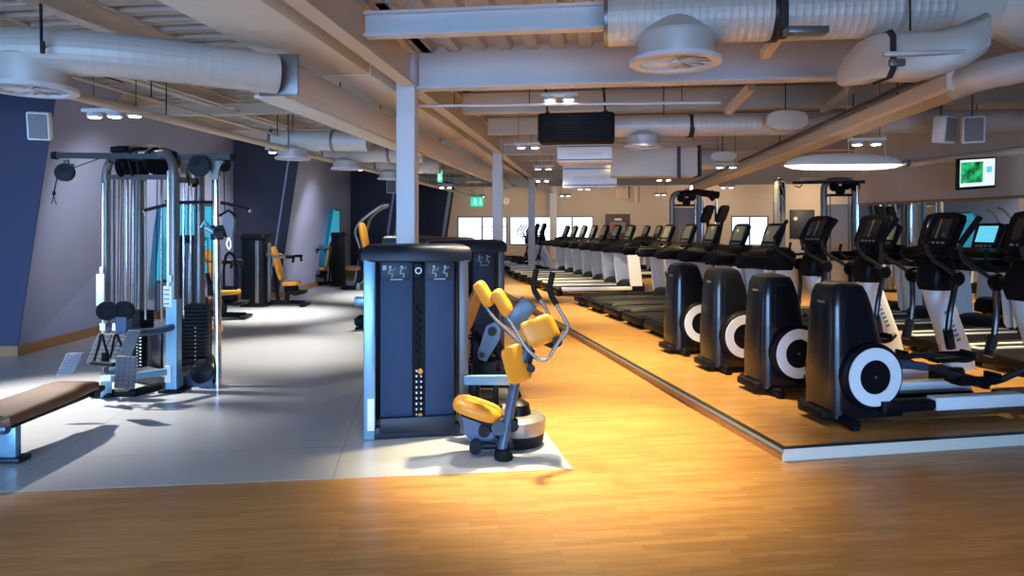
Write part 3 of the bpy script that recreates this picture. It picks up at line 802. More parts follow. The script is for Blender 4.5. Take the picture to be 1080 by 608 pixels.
# hand bars
YA, YB2 = 4.99, 4.83
m = MB(); m.tube([W(565, 287, YA), W(562, 305, YA), W(571, 318, YA), W(580, 334, YA + .02)], .013, 10, fil=.06); h = L('hand_bar', m, 'grey_metal')
m = MB(); m.tube([W(565.5, 284, YA), W(562, 305, YA), W(569.5, 316, YA)], .021, 12, fil=.06); L('grip', m, 'black_rubber', h)
m = MB(); m.tube([W(582, 290, YB2), W(579, 308, YB2), W(588, 324, YB2), W(601, 346, YB2), W(588, 362, YB2), W(578, 379, YB2), W(569, 381, YB2), W(556, 369, YB2), W(533, 331, YB2 + .06), W(522, 313, YB2 + .08)], .013, 10, fil=.05); h = L('hand_bar', m, 'grey_metal')
m = MB(); m.tube([W(583, 287, YB2), W(579, 308, YB2), W(587, 321, YB2)], .021, 12, fil=.06); L('grip', m, 'black_rubber', h)
m = MB(); m.tube([W(556, 369, 4.95), W(520, 335, 5.0), W(505, 312, 5.02)], .013, 10, fil=.05); L('hand_bar', m, 'grey_metal')
for (px, py, Y, dx) in ((511, 310, 5.0, 0), (530, 319, 4.90, 0)):
    c = W(px, py, Y)
    m = pad(c, (.5, .1, -.85), (.3, 1, .2), (.75, -.45, .45), .205, .115, .075, .45); pp = L('shoulder_pad', m, 'yellow_pad', label='yellow shoulder pad')
    m = MB(); m.box((0, 0, 0), (.17, .10, .02), .006); R3_ = Matrix.Rotation(1.03, 3, 'Y'); m.v = [c + Vector((-.035, .03, -.025)) + R3_ @ Vector(v) for v in m.v]; L('pad_plate', m, 'grey_metal', pp)

m = MB(); m.box(W(385, 318, 5.55), (.17, .06, .07), .012); L('side_bracket', m, 'silver_paint')
m = MB(); m.lathe([(.0, -.055), (.035, -.045), (.055, 0), (.035, .045), (0, .055)], 20, facing(W(381, 339, 5.6), (1, -.3, .2))); m.tube([W(383, 339, 5.6), W(394, 344, 5.6), W(402, 352, 5.6)], .02, 8); L('lever_ball', m, 'black_rubber')
m = MB(); m.sqtube([W(401, 352, 5.5), W(395, 372, 5.5)], .025); L('side_strut', m, 'silver_paint')

# ---------- machine 2 behind: second tower with its yellow pads and blue lever
X2 = W(446, 400, 7.0).x
t = thing('weight_machine', 'second blue black weight machine, its tower rising right behind the front abdominal machine', 'weight machine', (X2 + .06, 7.0, .004), QROT)
tower_parts(t); L = Loc(t)
pts = [W(x, y, 6.1) for x, y in ((513, 344), (522, 340), (528, 346), (527, 358), (513, 381), (505, 379), (504, 372))]
m = MB(); m.prism([(v.x, v.z) for v in pts], 6.08, 6.13, M); lv = L('lever_plate', m, 'blue_steel', smooth=False)
m = MB()
for (x, y, r) in ((519, 350, .04), (508, 375, .025)): m.cyl(W(x, y, 6.02), W(x, y, 6.16), r, n=18)
L('lever_bolt', m, 'black_plastic', lv)
m = MB(); m.tube([W(519, 350, 6.2), W(545, 420, 6.25)], .05, 12); m.tube([W(500, 352, 6.5), W(530, 390, 6.3)], .04, 10); m.tube([W(530, 386, 6.2), W(500, 392, 6.3)], .07, 12); L('frame', m, 'black_plastic')
m = MB(); m.box(W(522, 392, 6.3), (.42, .3, .26), .04); L('seat_base', m, 'black_plastic')
m = MB(); m.box((0, 0, 0), (.17, .05, .30), .012); m.v = [W(548, 332, 6.2) + Matrix.Rotation(.65, 3, 'Y') @ Vector(v) for v in m.v]; L('arm_plate', m, 'blue_steel')
for (px, py, Y, sx, sy, n) in ((497, 328, 6.45, .12, .46, .35), (489, 375, 6.6, .10, .3, .2)):
    m = pad(W(px, py, Y), (1, .3, 0), (n, 0, 1), (.4, -1, 0), sx, sy, .07, .5); L('back_pad', m, 'yellow_pad', label='yellow pad')
m = pad(W(566, 325, 6.15), (1, 0, .2), (0, 1, 0), (-.3, -.4, 1), .1, .1, .05, .6); 
m = pad(W(486, 434, 6.0), (1, 0, 0), (0, 1, 0), (0, 0, 1), .22, .3, .08, .6); L('seat', m, 'yellow_pad', label='yellow seat')
m = MB(); m.box(W(503, 426, 6.0), (.3, .3, .2), .04); m.tube([W(520, 430, 6.0), W(520, 455, 6.0)], .04, 10); L('seat_post', m, 'black_plastic')

# ---------- third and fourth towers deeper in the row
for (px, Y, lab) in ((437, 8.9, 'third weight tower in the row, only its dark head showing behind the square column'), (404, 10.6, 'fourth weight tower in the row, peeking out on the left of the square column')):
    X = W(px, 300, Y).x
    t = thing('weight_machine', lab, 'weight machine', (X, Y, .004), QROT); tower_parts(t); L = Loc(t)
    c = Vector((X - .25, Y + .1, .45)); m = pad(c, (1, 0, 0), (0, 1, 0), (0, 0, 1), .34, .32, .09, .6); L('seat', m, 'yellow_pad')
    m = MB(); m.tube([(c.x, c.y, .01), (c.x, c.y, .42)], .04, 10); m.box((c.x, c.y, .02), (.4, .1, .04), .01); L('seat_post', m, 'black_plastic')
    m = MB(); m.tube([(c.x + .1, c.y, .5), (c.x - .05, c.y - .05, .8), (c.x - .09, c.y - .1, .72)], .02, 8); m.lathe([(.05, -.05), (.055, 0), (.05, .05), (0, .052)], 16, Matrix.Translation((c.x - .12, c.y - .1, .68))); L('lever_arm', m, 'grey_metal')

# ---------- seated machines by the left wall
def seated_machine(label, X, Y, rz, grp=None, name='chest_press'):
    t = thing(name, label, 'weight machine', (X, Y, .004), rz, grp)
    m = MB(); m.loft([sring(-.28, .28, .24, z, .35, 28) for z in (.0, .06)]); m.loft([sring(-.25, .25, .21, z, .35, 28) for z in (.06, 1.36)])
    m.loft([sring(-.27, .27, .23, 1.36, .35, 28), sring(-.28, .28, .24, 1.40, .35, 28), sring(-.24, .24, .2, 1.46, .35, 28)]); tw = obj('stack_tower', m, 'black_plastic', t)
    m = MB(); m.box((.10, -.215, .70), (.07, .02, 1.25), .004); m.box((.27, 0, .68), (.05, .10, 1.2), .01); obj('tower_slot', m, 'grey_metal', tw)
    m = MB(); m.tube([(.25, 0, .08), (1.0, 0, .06)], .045, 8); m.box((1.0, 0, .03), (.12, .46, .06), .02); m.tube([(.62, 0, .07), (.66, 0, .36)], .05, 10); m.tube([(.45, 0, .1), (.36, 0, .8)], .04, 10); obj('frame', m, 'black_plastic', t)
    m = pad((.72, 0, .46), (1, 0, .06), (0, 1, 0), (0, 0, 1), .36, .34, .09, .6); obj('seat', m, 'yellow_pad', t)
    m = MB(); m.box((.72, 0, .36), (.26, .22, .12), .04); m.lathe([(.02, 0), (.2, .05), (.24, .1), (0, .12)], 20, Matrix.Translation((.8, .05, .2))); obj('seat_base', m, 'black_rubber', t)
    m = pad((.44, 0, .86), (0, 1, 0), (-.27, 0, 1), (1, 0, .27), .26, .72, .08, .5); obj('backrest', m, 'yellow_pad', t)
    m = MB(); m.tube([(.30, 0, 1.05), (.34, -.28, 1.05), (.55, -.30, 1.0), (.82, -.28, 1.0)], .022, 10, fil=.08); m.tube([(.30, 0, 1.05), (.34, .28, 1.05), (.55, .30, 1.0), (.82, .28, 1.0)], .022, 10, fil=.08); m.box((.30, 0, 1.05), (.10, .3, .08), .02); a = obj('press_arms', m, 'grey_metal', t)
    m = MB()
    for s in (-1, 1): m.tube([(.70, s * .29, 1.0), (.86, s * .275, 1.0)], .03, 10); m.tube([(.84, s * .28, .9), (.84, s * .2, 1.02)], .025, 10)
    obj('grip', m, 'black_rubber', a)
    return t
p = W(270, 322, 13.9); seated_machine('black weight tower with slanted orange backrest seat standing by the navy wall', p.x, p.y, 0)
p = W(197, 330, 11.9); tm = seated_machine('weight machine with yellow seat partly hidden behind the cable station', p.x, p.y, .08)
p = W(357, 301, 18.6); sl = seated_machine('slim dark weight tower by the teal screen at the grey wall', p.x, p.y, 2.9); sl.scale = (.62, .8, 1)
# plate loaded lever machine
p = W(385, 303, 17.6)
t = thing('lever_machine', 'grey plate loaded lever machine with tall bent arm and orange pad', 'weight machine', (p.x, p.y, .004), 0); L = Loc(t)
Y = 17.6
m = MB(); m.tube([W(372, 304, Y), W(377, 285, Y), W(381, 262, Y), W(374, 246, Y), W(378, 236, Y), W(387, 228, Y), W(402, 217, Y), W(410, 216, Y)], .04, 10, fil=.2); L('lever_arm', m, 'bronze_metal')
m = MB(); m.tube([W(384, 258, Y + .4), W(390, 230, Y + .4), W(402, 220, Y + .4), W(409, 218, Y + .4)], .035, 10, fil=.2); L('lever_arm', m, 'bronze_metal')
m = MB(); m.box((p.x, Y, .05), (1.2, .3, .09), .02); m.tube([W(379, 303, Y), W(380, 262, Y)], .06, 10); m.tube([W(376, 302, Y), W(392, 262, Y)], .05, 10); m.tube([W(381, 258, Y), W(410, 258, Y + .4)], .04, 10); L('frame', m, 'black_plastic')
m = pad(W(384, 250, Y - .1), (.3, 1, 0), (-.18, 0, 1), (1, -.3, .1), .3, .75, .1, .5); L('backrest', m, 'yellow_pad', label='orange back pad')
m = pad(W(373, 283, Y), (1, 0, 0), (0, 1, 0), (0, 0, 1), .42, .4, .12, .6); L('seat', m, 'brown_pad')
for (px, py) in ((400, 256), (407, 254)):
    m = MB(); m.lathe([(.17, -.03), (.18, 0), (.17, .03), (.04, .035), (0, .035)], 24, facing(W(px, py, Y + .2), (1, .3, 0))); L('weight_plate', m, 'black_rubber')

# ---------- flat row bench at the left
t = thing('rowing_bench', 'low brown padded bench on blue steel leg in front of the cable station', 'bench', (-3.44, 4.6, .004), 0); L = Loc(t)
m = MB()
rs = []
for (y, x0, x1, z0, z1) in ((4.40, -3.62, -3.28, .325, .355), (4.42, -3.66, -3.25, .30, .378), (4.7, -3.66, -3.25, .30, .385), (5.1, -3.63, -3.26, .30, .39), (5.22, -3.60, -3.27, .30, .405), (5.32, -3.58, -3.28, .30, .402), (5.46, -3.52, -3.30, .30, .37)):
    cx, rx, cz, rz_ = (x0 + x1) / 2, (x1 - x0) / 2, (z0 + z1) / 2, (z1 - z0) / 2
    ring = []
    for k in range(24):
        a = 2 * PI * k / 24; cc, q = math.cos(a), math.sin(a)
        ring.append((cx + rx * math.copysign(abs(cc) ** .4, cc), y, cz + rz_ * math.copysign(abs(q) ** .4, q)))
    rs.append(ring)
m.loft(rs); L('seat', m, 'brown_pad', label='brown seat pad')
m = MB(); m.box((-3.44, 4.93, .275), (.20, 1.04, .05), .015); m.loft([[(x, y, z) for x, z in ((-3.52 + g, .26), (-3.30 - g, .26), (-3.30 - g, .345 - h), (-3.52 + g, .345 - h))] for y, g, h in ((5.40, 0, 0), (5.64, .06, .05))]); L('rail', m, 'black_plastic')
m = MB(); m.box((-3.46, 4.44, .285), (.38, .07, .065), .025); L('front_cap', m, 'blue_steel')
m = MB(); m.box((-3.425, 4.66, .15), (.115, .06, .24), .012); lg = L('leg', m, 'silver_paint')
m = MB(); m.box((-3.44, 4.66, .022), (.24, .13, .036), .012); L('leg_foot', m, 'stack_cap', lg)
def footplate(c, ax, ay, sx, sy):
    ax = Vector(ax).normalized(); ay = Vector(ay).normalized(); az = ax.cross(ay)
    mb = MB(); fr = Matrix((( ax.x, ay.x, az.x, c.x), (ax.y, ay.y, az.y, c.y), (ax.z, ay.z, az.z, c.z), (0, 0, 0, 1)))
    mb.box((0, 0, 0), (sx, sy, .018), .006)
    for i in range(4):
        for j in range(7): mb.box((-sx / 2 + sx * (i + .5) / 4, -sy / 2 + sy * (j + .5) / 7, .011), (sx / 4 - .014, sy / 7 - .013, .008), .002, None, 1)
    mb.v = [fr @ v for v in mb.v]; return mb
m = footplate(W(74, 384, 5.75), (1, .15, 0), (.22, .45, 1), .135, .19); L('foot_plate', m, 'grille_grey')  # lighter grey than the other plates: the light on it is painted in

# ---------- multi station cable machine
t = thing('cable_station', 'tall chrome cable crossover station with weight stacks on the left grey floor', 'cable machine', (-3.6, 7.0, .004), 0); L = Loc(t)
L1 = Vector((-4.40, 7.40, 0)); R1 = Vector((-3.30, 6.66, 0)); ed = (R1 - L1).normalized(); nb = Vector((-ed.y, ed.x, 0))
def at(u, w, z): return L1 + ed * u + nb * w + Vector((0, 0, z))
LEN = (R1 - L1).length
m = MB(); m.tube([at(0, 0, .0), at(0, 0, 2.33), at(LEN, 0, 2.33), at(LEN, 0, .85)], .044, 14, fil=.22, fn=8); L('arch', m, 'grey_metal')
m = MB(); m.tube([at(.03, -.045, .45), at(.03, -.045, 2.08)], .012, 12); m.tube([at(LEN - .02, -.045, .85), at(LEN - .02, -.045, 2.15)], .013, 12); L('arch_trim', m, 'chrome')
m = MB(); m.sqtube([at(LEN, 0, .03), at(LEN, 0, .9)], .052); u = L('upright', m, 'silver_paint')
m = MB(); m.box(at(LEN, -.0, .015), (.22, .2, .03), .012); L('upright_foot', m, 'black_rubber', u)
m = MB(); m.sqtube([at(LEN, -.045, .10), at(LEN, -.045, .26)], .03); L('decal', m, 'sticker', u)
m = MB(); m.box(at(LEN, -.057, .93), (.085, .02, .20), .004); pl = L('placard', m, 'white_plastic', label='white instruction plate')
m = MB()
for k in range(4): m.box(at(LEN, -.072, .86 + .045 * k), (.05, .004, .012))
L('placard_lines', m, 'grille_grey', pl)
m = MB(); m.box(at(LEN + .03, -.06, 1.10), (.05, .02, .07), .004); L('small_plate', m, 'white_plastic')
m = MB(); m.box(W(106, 306, 7.28), (.085, .02, .34), .006); m.box(W(107, 285, 7.28), (.035, .02, .07), .004); L('placard', m, 'white_plastic', label='pale plate on the left leg')
m = MB(); m.sqtube([at(0, 0, 2.145), at(LEN, 0, 2.09)], .024); L('top_crossbar', m, 'grey_metal')
# rear columns
m = MB(); rodz(m, 147, 7.95, 0, 2.3, .055, 14); L('rear_column', m, 'grey_metal')
m = MB(); rodz(m, 210.5, 7.90, 0, 2.25, .055, 14); rc = L('rear_column', m, 'grey_metal')
m = MB(); rodz(m, 186, 7.6, .2, 2.2, .035, 12); L('rear_column', m, 'dark_metal')
m = MB(); m.tube([W(147, 200, 7.95) , Vector((W(147, 200, 7.95).x, 7.95, 2.28)), Vector((W(189, 0, 7.4).x, 7.4, 2.3)), Vector((W(210.5, 0, 7.9).x, 7.9, 2.25))], .05, 10, fil=.1); m.sqtube([W(186, 190, 7.0), W(212, 191, 7.9)], .03); L('top_frame', m, 'dark_metal')
# guide rods
for px, Y in ((120.5, 7.45), (129.5, 7.5), (134.5, 7.42), (140.5, 7.6), (153.5, 7.25), (170.5, 7.15), (193.8, 7.35), (201.5, 7.5)):
    m = MB(); z0 = .62 if px > 150 else .45; X = (px - 540) / F * Y; m.cyl((X, Y, z0), (X, Y, 2.14), .011, n=10); L('guide_rod', m, 'chrome')
m = MB()
for px, Y in ((124, 7.3), (126.5, 7.3), (137, 7.3), (144, 7.3), (164, 7.1), (197, 7.3), (206, 7.5)):
    X = (px - 540) / F * Y; m.cyl((X, Y, .7), (X + .02, Y, 2.2), .005, n=6)
L('cable', m, 'black_rubber')
# stacks
def stack(c, u, n, w, d, h, k=14):
    mb = MB(); U = Vector(u).normalized(); R_ = rotz(math.atan2(U.y, U.x))
    for i in range(k): mb.box((c.x, c.y, .20 + h * (i + .5) / k), (w, d, h / k - .004), .004, R_, 1)
    mb.box((c.x, c.y, .14), (w + .06, d + .04, .09), .01, R_)
    return mb
cs = W(150, 370, 7.45); m = stack(cs, ed, nb, .20, .16, .50); L('weight_stack', m, 'black_plastic')
m = MB(); m.box(W(163.5, 368, 7.12), (.27, .03, .40), .008, rotz(math.atan2(ed.y, ed.x))); L('stack_shield', m, 'black_gloss')
m = MB()
for i in range(10):
    m.box(W(148, 353 + 3.6 * i, 7.2), (.022, .004, .014)); m.box(W(144.5, 357 + 3.2 * i, 7.2), (.010, .004, .012))
L('stack_numbers', m, 'sticker')
cs = W(206, 360, 7.45); m = stack(cs, (1, .1, 0), nb, .28, .18, .56); L('weight_stack', m, 'black_plastic')
m = MB()
for i in range(9): m.box(W(206, 346 + 4.2 * i, 7.33), (.012, .006, .012))
L('stack_numbers', m, 'sticker')
# cross bar with its hanging pulleys
a, e = W(58, 164, 6.66), W(246, 166, 6.86)
m = MB(); m.sqtube([a, e], .027); cb = L('crossover_bar', m, 'dark_metal')
m = MB()
for q, s in ((a, -1), (e, 1)): m.box(q, (.05, .07, .075), .01)
L('bar_end_cap', m, 'black_rubber', cb)
m = MB(); pulley(m, W(68.5, 182, 6.66), (.2, -1, 0), .088); L('pulley', m, 'black_plastic')
m = MB(); m.box(W(70, 172, 6.68), (.05, .03, .06), .006); m.tube([W(64, 174, 6.66), W(78, 174, 6.66)], .012, 8); L('pulley_bracket', m, 'grey_metal')
m = MB(); m.tube([W(60.5, 186, 6.66), W(57, 203, 6.66), W(56.5, 207, 6.66)], .006, 6); m.tube([W(56.5, 207, 6.66), W(54.5, 215, 6.66)], .004, 6); m.tube([W(56.5, 207, 6.66), W(59.5, 216, 6.66)], .004, 6); m.cyl(W(57, 202, 6.66), W(57, 206, 6.66), .014, n=8); m.tube([W(75, 178, 6.66), W(108, 166, 6.7)], .005, 6); L('cable', m, 'black_rubber')
for (px, py, Y, n, r) in ((210, 175, 6.75, (.1, -1, 0), .105), (236, 173, 6.9, (1, -.3, 0), .08), (139, 172, 7.1, (1, -.35, 0), .12), (148, 178, 7.2, (1, -.5, 0), .10), (165, 170, 6.9, (1, -.5, 0), .14), (168, 176, 7.0, (.4, -1, 0), .10), (132, 176, 7.2, (1, -.2, 0), .12), (204, 193, 7.6, (1, -.5, 0), .05)):
    m = MB(); pulley(m, W(px, py, Y), n, r); L('pulley', m, 'black_plastic')
m = MB(); m.loft([sring(-.13, .13, .05, z, .6, 20) for z in (0, .05)]); R_ = rotz(math.atan2(ed.y, ed.x)); q = W(126, 158, 7.0); m.v = [q + R_ @ Vector(v) + Vector((0, 0, -.02)) for v in m.v]; L('top_cap', m, 'black_rubber')
m = MB(); m.tube([W(118, 172, 7.3), W(122, 159, 7.3), W(150, 155, 7.15), W(170, 158, 6.9), W(184, 163, 6.75)], .035, 10, fil=.15); m.tube([W(133, 160, 7.0), W(140, 186, 7.0)], .012, 8); m.tube([W(144, 160, 7.0), W(146, 185, 7.0)], .012, 8); L('pulley_housing', m, 'black_plastic')
m = MB(); m.tube([W(196, 168, 6.8), W(199, 186, 7.4)], .03, 10); m.box(W(200, 176, 7.4), (.16, .12, .16), .02); L('pulley_housing', m, 'grey_metal')
# chrome post with sliding carriage
X = W(230, 0, 6.86).x
m = MB(); m.cyl((X, 6.86, 0), (X - .02, 6.86, 2.2), .036, n=18); cp_ = L('chrome_post', m, 'chrome')
m = MB(); m.prism([(v.x, v.z) for v in (W(217, 170, 6.86), W(237, 170, 6.86), W(232, 180, 6.86), W(231.5, 190, 6.86), W(224.5, 190, 6.86), W(224, 180, 6.86))], 6.82, 6.90, M); L('post_bracket', m, 'grey_metal', cp_)
m = MB(); m.cyl((X - .01, 6.86, W(0, 253, 6.86).z), (X - .01, 6.86, W(0, 238, 6.86).z), .062, n=18); m.cyl((X + .02, 6.80, W(0, 245, 6.86).z), (X + .15, 6.72, W(0, 245, 6.86).z), .05, n=14); ca = L('carriage', m, 'dark_metal')
m = MB(); m.cyl((X - .02, 6.82, W(0, 245, 6.86).z), (X - .10, 6.80, W(0, 240, 6.86).z), .03, n=12); m.tube([W(222, 240, 6.8), W(216, 233, 6.75), W(212, 240, 6.75)], .014, 8); L('carriage_knob', m, 'silver_paint', ca)
m = MB(); m.loft([[tuple(v + Vector((0, d, 0))) for v in (W(237, 225, 6.7), W(244, 224, 6.7), W(247, 232, 6.7), W(245, 250, 6.7), W(240, 250, 6.7), W(236, 240, 6.7))] for d in (0, .05)]); L('pulley_cover', m, 'grille_grey', ca)
m = MB(); m.tube([W(231, 228, 6.7), W(241, 222, 6.7), W(249, 228, 6.7)], .012, 8); L('carriage_lever', m, 'black_plastic', ca)
m = MB(); m.tube([W(241, 251, 6.7), W(239, 258, 6.7), W(242, 264, 6.7), W(244, 258, 6.7), W(242, 251, 6.7)], .007, 6, fil=.02); cbn = L('carabiner', m, 'chrome', ca)
# stirrup handle hanging on the carriage
m = MB(); m.tube([W(236, 303, 6.7), W(236, 285, 6.7), W(238, 270, 6.7), W(242, 266, 6.7), W(247, 270, 6.7), W(249.5, 285, 6.7), W(249, 303, 6.7)], .014, 8, fil=.05); m.tube([W(235, 304, 6.7), W(250, 304, 6.7)], .02, 10); L('stirrup_handle', m, 'black_rubber')
m = MB(); m.tube([W(224, 180, 7.0), W(223, 400, 7.0)], .005, 6); m.tube([W(219, 250, 7.0), W(219, 385, 7.0)], .005, 6); m.tube([W(236, 180, 6.8), W(237, 224, 6.75)], .005, 6); L('cable', m, 'black_rubber')
# pull-down bar
m = MB(); m.tube([W(153, 222, 6.9), W(172, 217, 6.95), W(190, 213.5, 7.0), W(222, 213.5, 7.1), W(236, 214, 7.2), W(264, 222, 7.3)], .018, 10, fil=.1); L('pulldown_bar', m, 'dark_metal')
m = MB(); m.cyl(W(153, 222, 6.9), W(151.6, 222.4, 6.9), .024, n=10); m.cyl(W(263, 222, 7.3), W(265.5, 222.4, 7.3), .024, n=10); L('bar_tip', m, 'chrome')
# pull-down seat at the back
m = pad(W(222, 348, 8.1), (1, 0, 0), (0, 1, 0), (0, 0, 1), .22, .34, .09, .6); L('seat', m, 'yellow_pad', label='yellow pull-down seat')
m = MB(); m.cyl(W(214, 320, 8.0), W(229, 320, 8.2), .085, n=20); L('knee_roller', m, 'brown_pad')
m = MB(); m.cyl(W(221, 350, 8.1), Vector((W(221, 350, 8.1).x, 8.1, .0)), .03, n=10); m.tube([W(221, 348, 8.2), W(221, 300, 8.3)], .025, 10); L('seat_post', m, 'dark_metal')
# low row station
for px, py, Y in ((113, 328, 6.45), (130.5, 328, 6.30)):
    m = MB(); m.lathe([(.03, -.03), (.088, -.03), (.092, -.01), (.092, .01), (.088, .03), (.055, .034), (.05, .028), (0, .028)], 28, facing(W(px, py, Y), (.15, -1, .05))); L('low_pulley', m, 'black_rubber')
m = MB(); m.tube([W(106, 345, 6.4), W(128, 345, 6.4)], .03, 12); m.sqtube([W(130.5, 334, 6.3), W(130.5, 352, 6.3)], .05); L('low_bracket', m, 'blue_steel')
m = MB(); m.tube([W(132, 350, 6.3), W(150, 351, 6.35), W(168, 349, 6.5), W(182, 345, 6.62)], .035, 10, fil=.15); L('bracket_arm', m, 'blue_steel')
m = MB()
for px in (107, 110, 120, 122): m.tube([W(px, 341, 6.3), W(px, 349, 6.3)], .012, 8)
L('spring', m, 'chrome')
m = footplate(W(113, 368, 6.55), (1, .1, -.05), (.18, .45, 1), .27, .30); L('foot_plate', m, 'plate_grey')
m = footplate(W(137, 362, 6.15), (1, .1, -.05), (.25, .25, 1), .115, .24); L('foot_plate', m, 'plate_grey')
m = footplate(W(132.5, 393, 5.75), (1, .1, -.06), (.16, -.15, 1), .165, .29); L('foot_plate', m, 'plate_grey')
m = MB(); m.tube([W(99, 382, 6.2), W(104, 365, 6.2), W(107, 350, 6.2), W(111, 366, 6.2), W(116, 380, 6.2), W(122, 350, 6.2), W(127, 362, 6.2), W(131, 372, 6.2)], .011, 8, fil=.05); L('triceps_rope', m, 'black_rubber')
m = MB(); m.tube([W(97, 383, 6.2), W(120, 385, 6.1)], .02, 10); m.cyl(W(111, 372, 6.2), W(111, 386, 6.2), .03, n=12); L('rope_end', m, 'black_rubber')
m = MB(); m.sqtube([W(112, 399, 6.35), W(112, 416, 6.42)], .045); m.sqtube([W(116, 400, 6.3), Vector((R1.x, R1.y, .20))], .03); m.tube([W(116, 385, 6.4), W(140, 386, 6.5)], .05, 10); L('low_frame', m, 'silver_paint')
q0 = W(107, 417, 6.45); q1 = W(169, 411.5, 6.75)
m = MB(); m.tube([(q0.x, q0.y, .025), (q0.x + .3, q0.y + .02, .025), (q1.x, q1.y, .025)], .045, 10); m.box((q0.x + .03, q0.y, .03), (.2, .16, .05), .015); L('base_foot', m, 'black_rubber')
m = MB(); m.sqtube([at(LEN, .05, .08), at(LEN * .4, .7, .08)], .04); m.sqtube([at(.02, 0, .06), at(LEN, 0, .07)], .035); m.sqtube([at(LEN, 0, .09), W(211, 388, 7.85)], .035); L('base_frame', m, 'dark_metal')
pts = [W(x, y, 6.85) for x, y in ((193, 405), (195, 398), (203, 387), (207, 390), (213, 396), (226, 396), (226, 409), (193, 409))]
m = MB(); m.prism([(v.x, v.z) for v in pts], 6.83, 6.95, M); L('pedestal', m, 'blue_steel', smooth=False)
m = MB(); m.tube([W(206, 390, 6.8), W(215, 380, 6.9), W(222, 390, 6.9), W(228, 404, 6.85)], .035, 10, fil=.08); m.lathe([(.11, 0), (.12, .03), (.05, .06), (0, .06)], 20, facing(W(214, 392, 6.82), (-.2, -1, .2))); L('swivel_pulley', m, 'black_plastic')

# ---------- cable machines behind the treadmills
def back_tower(mb_cols, label, X, Y, rz, w, h, grp):
    t = thing('cable_machine', label, 'cable machine', (X, Y, .09), rz, grp)
    m = MB(); m.tube([(-w / 2, 0, 0), (-w / 2, 0, h), (w / 2, 0, h), (w / 2, 0, 0)], .06, 12, fil=.2, fn=6); obj('arch', m, 'grey_metal', t)
    m = MB(); m.box((0, .05, 1.0), (w - .08, .05, 1.9), .02); obj('stack_shroud', m, 'duct_board' if mb_cols else 'grille_grey', t)
    m = MB(); m.box((0, 0, h - .28), (w, .06, .05), .01); obj('crossbar', m, 'dark_metal', t)
    for x, z, r in ((-.10, h - .12, .09), (.10, h - .10, .085), (0, h - .20, .09)):
        m = MB(); pulley(m, (x * w / .5, -.05, z), (.2, -1, 0), r); obj('pulley', m, 'black_plastic', t)
    m = MB(); m.box((0, 0, .03), (w + .3, .5, .06), .02); obj('base', m, 'black_plastic', t)
    m = MB()
    for x in (-w * .3, w * .3): m.cyl((x, -.02, .1), (x, -.02, h - .3), .012, n=8)
    obj('guide_rod', m, 'grey_metal', t)
    return t
G = 'cable towers behind the treadmills'
p = W(822, 300, 13.35); a1 = back_tower(1, 'slim grey cable tower behind the treadmills, on the notice board side', p.x, p.y, .9, .42, 2.42, '')
p = W(885, 300, 12.9); a2 = back_tower(1, 'broad pale fronted cable tower standing behind the elliptical consoles', p.x, p.y, -.08, .56, 2.40, '')
L = Loc(a2)
m = MB(); m.sqtube([W(836, 193, 13.3), W(870, 192, 12.95)], .03); m.sqtube([W(868, 193, 12.9), W(912, 192, 12.8)], .03); br_ = L('bridge_bar', m, 'dark_metal')
m = MB(); m.tube([W(838, 196, 13.2), W(843, 198, 13.2), W(846, 195, 13.2)], .012, 6); L('hook', m, 'black_rubber', br_)
m = MB(); rodz(m, 904, 12.75, 0.09, 2.38, .035, 12); L('chrome_post', m, 'chrome')
m = MB(); pulley(m, W(902, 197, 12.75), (.2, -1, 0), .09); L('pulley', m, 'black_plastic')
p = W(728, 300, 15.2); a3 = back_tower(0, 'dark rounded multi station cable machine behind the near treadmill block', p.x - .1, p.y, .05, .62, 2.28, '')
L = Loc(a3)
m = MB(); m.tube([W(716, 205, 15.2), W(735, 203, 15.2), W(758, 206, 15.2)], .08, 10); m.tube([W(748, 203, 15.2), W(754, 210, 15.2)], .09, 10); L('pulley_arm', m, 'black_plastic')
for px in (734, 741, 755):
    m = MB(); rodz(m, px, 15.1, .09, 2.2, .03, 10); L('chrome_post', m, 'chrome')
for (px, py) in ((762, 226), (746, 226)):
    m = pad(W(px, py, 15.0), (1, .2, 0), (.35, 0, 1), (.3, -1, 0), .22, .42, .12, .5); L('back_pad', m, 'black_rubber')
m = MB(); m.tube([W(762, 232, 15.05), W(756, 262, 15.1), W(752, 275, 15.1)], .04, 8); m.tube([W(746, 232, 15.05), W(750, 262, 15.1)], .04, 8); m.box(W(752, 262, 15.2), (.5, .4, .12), .04); L('seat_frame', m, 'black_plastic')
# ================================================================ CEILING SERVICES
def resample(pts, step):
    out = [pts[0]]; acc = 0
    for i in range(len(pts) - 1):
        a, b = pts[i], pts[i + 1]; L_ = (b - a).length; k = max(1, int(round(L_ / step)))
        for j in range(1, k + 1): out.append(a.lerp(b, j / k))
    return out
def spiral(mb, pts, r, fil=.4, step=.05, n=24, ridge=.006, n_f=8):
    pts = [Vector(p) for p in pts]
    if len(pts) > 2: pts = fillet(pts, fil, n_f)
    q = resample(pts, step)
    rs = [r + (ridge if i % 3 == 0 else 0) for i in range(len(q))]
    mb.tube(q, rs, n=n); return mb
def hanger(root, p, ztop=3.6):
    m = MB(); m.cyl(Vector((p[0], p[1], p[2])), Vector((p[0], p[1], ztop)), .008, n=6)
    Mi = (Matrix.Translation(root.location) @ Matrix.Rotation(root.rotation_euler.z, 4, 'Z')).inverted(); m.v = [Mi @ v for v in m.v]
    obj('hanger_rod', m, 'dark_metal', root)
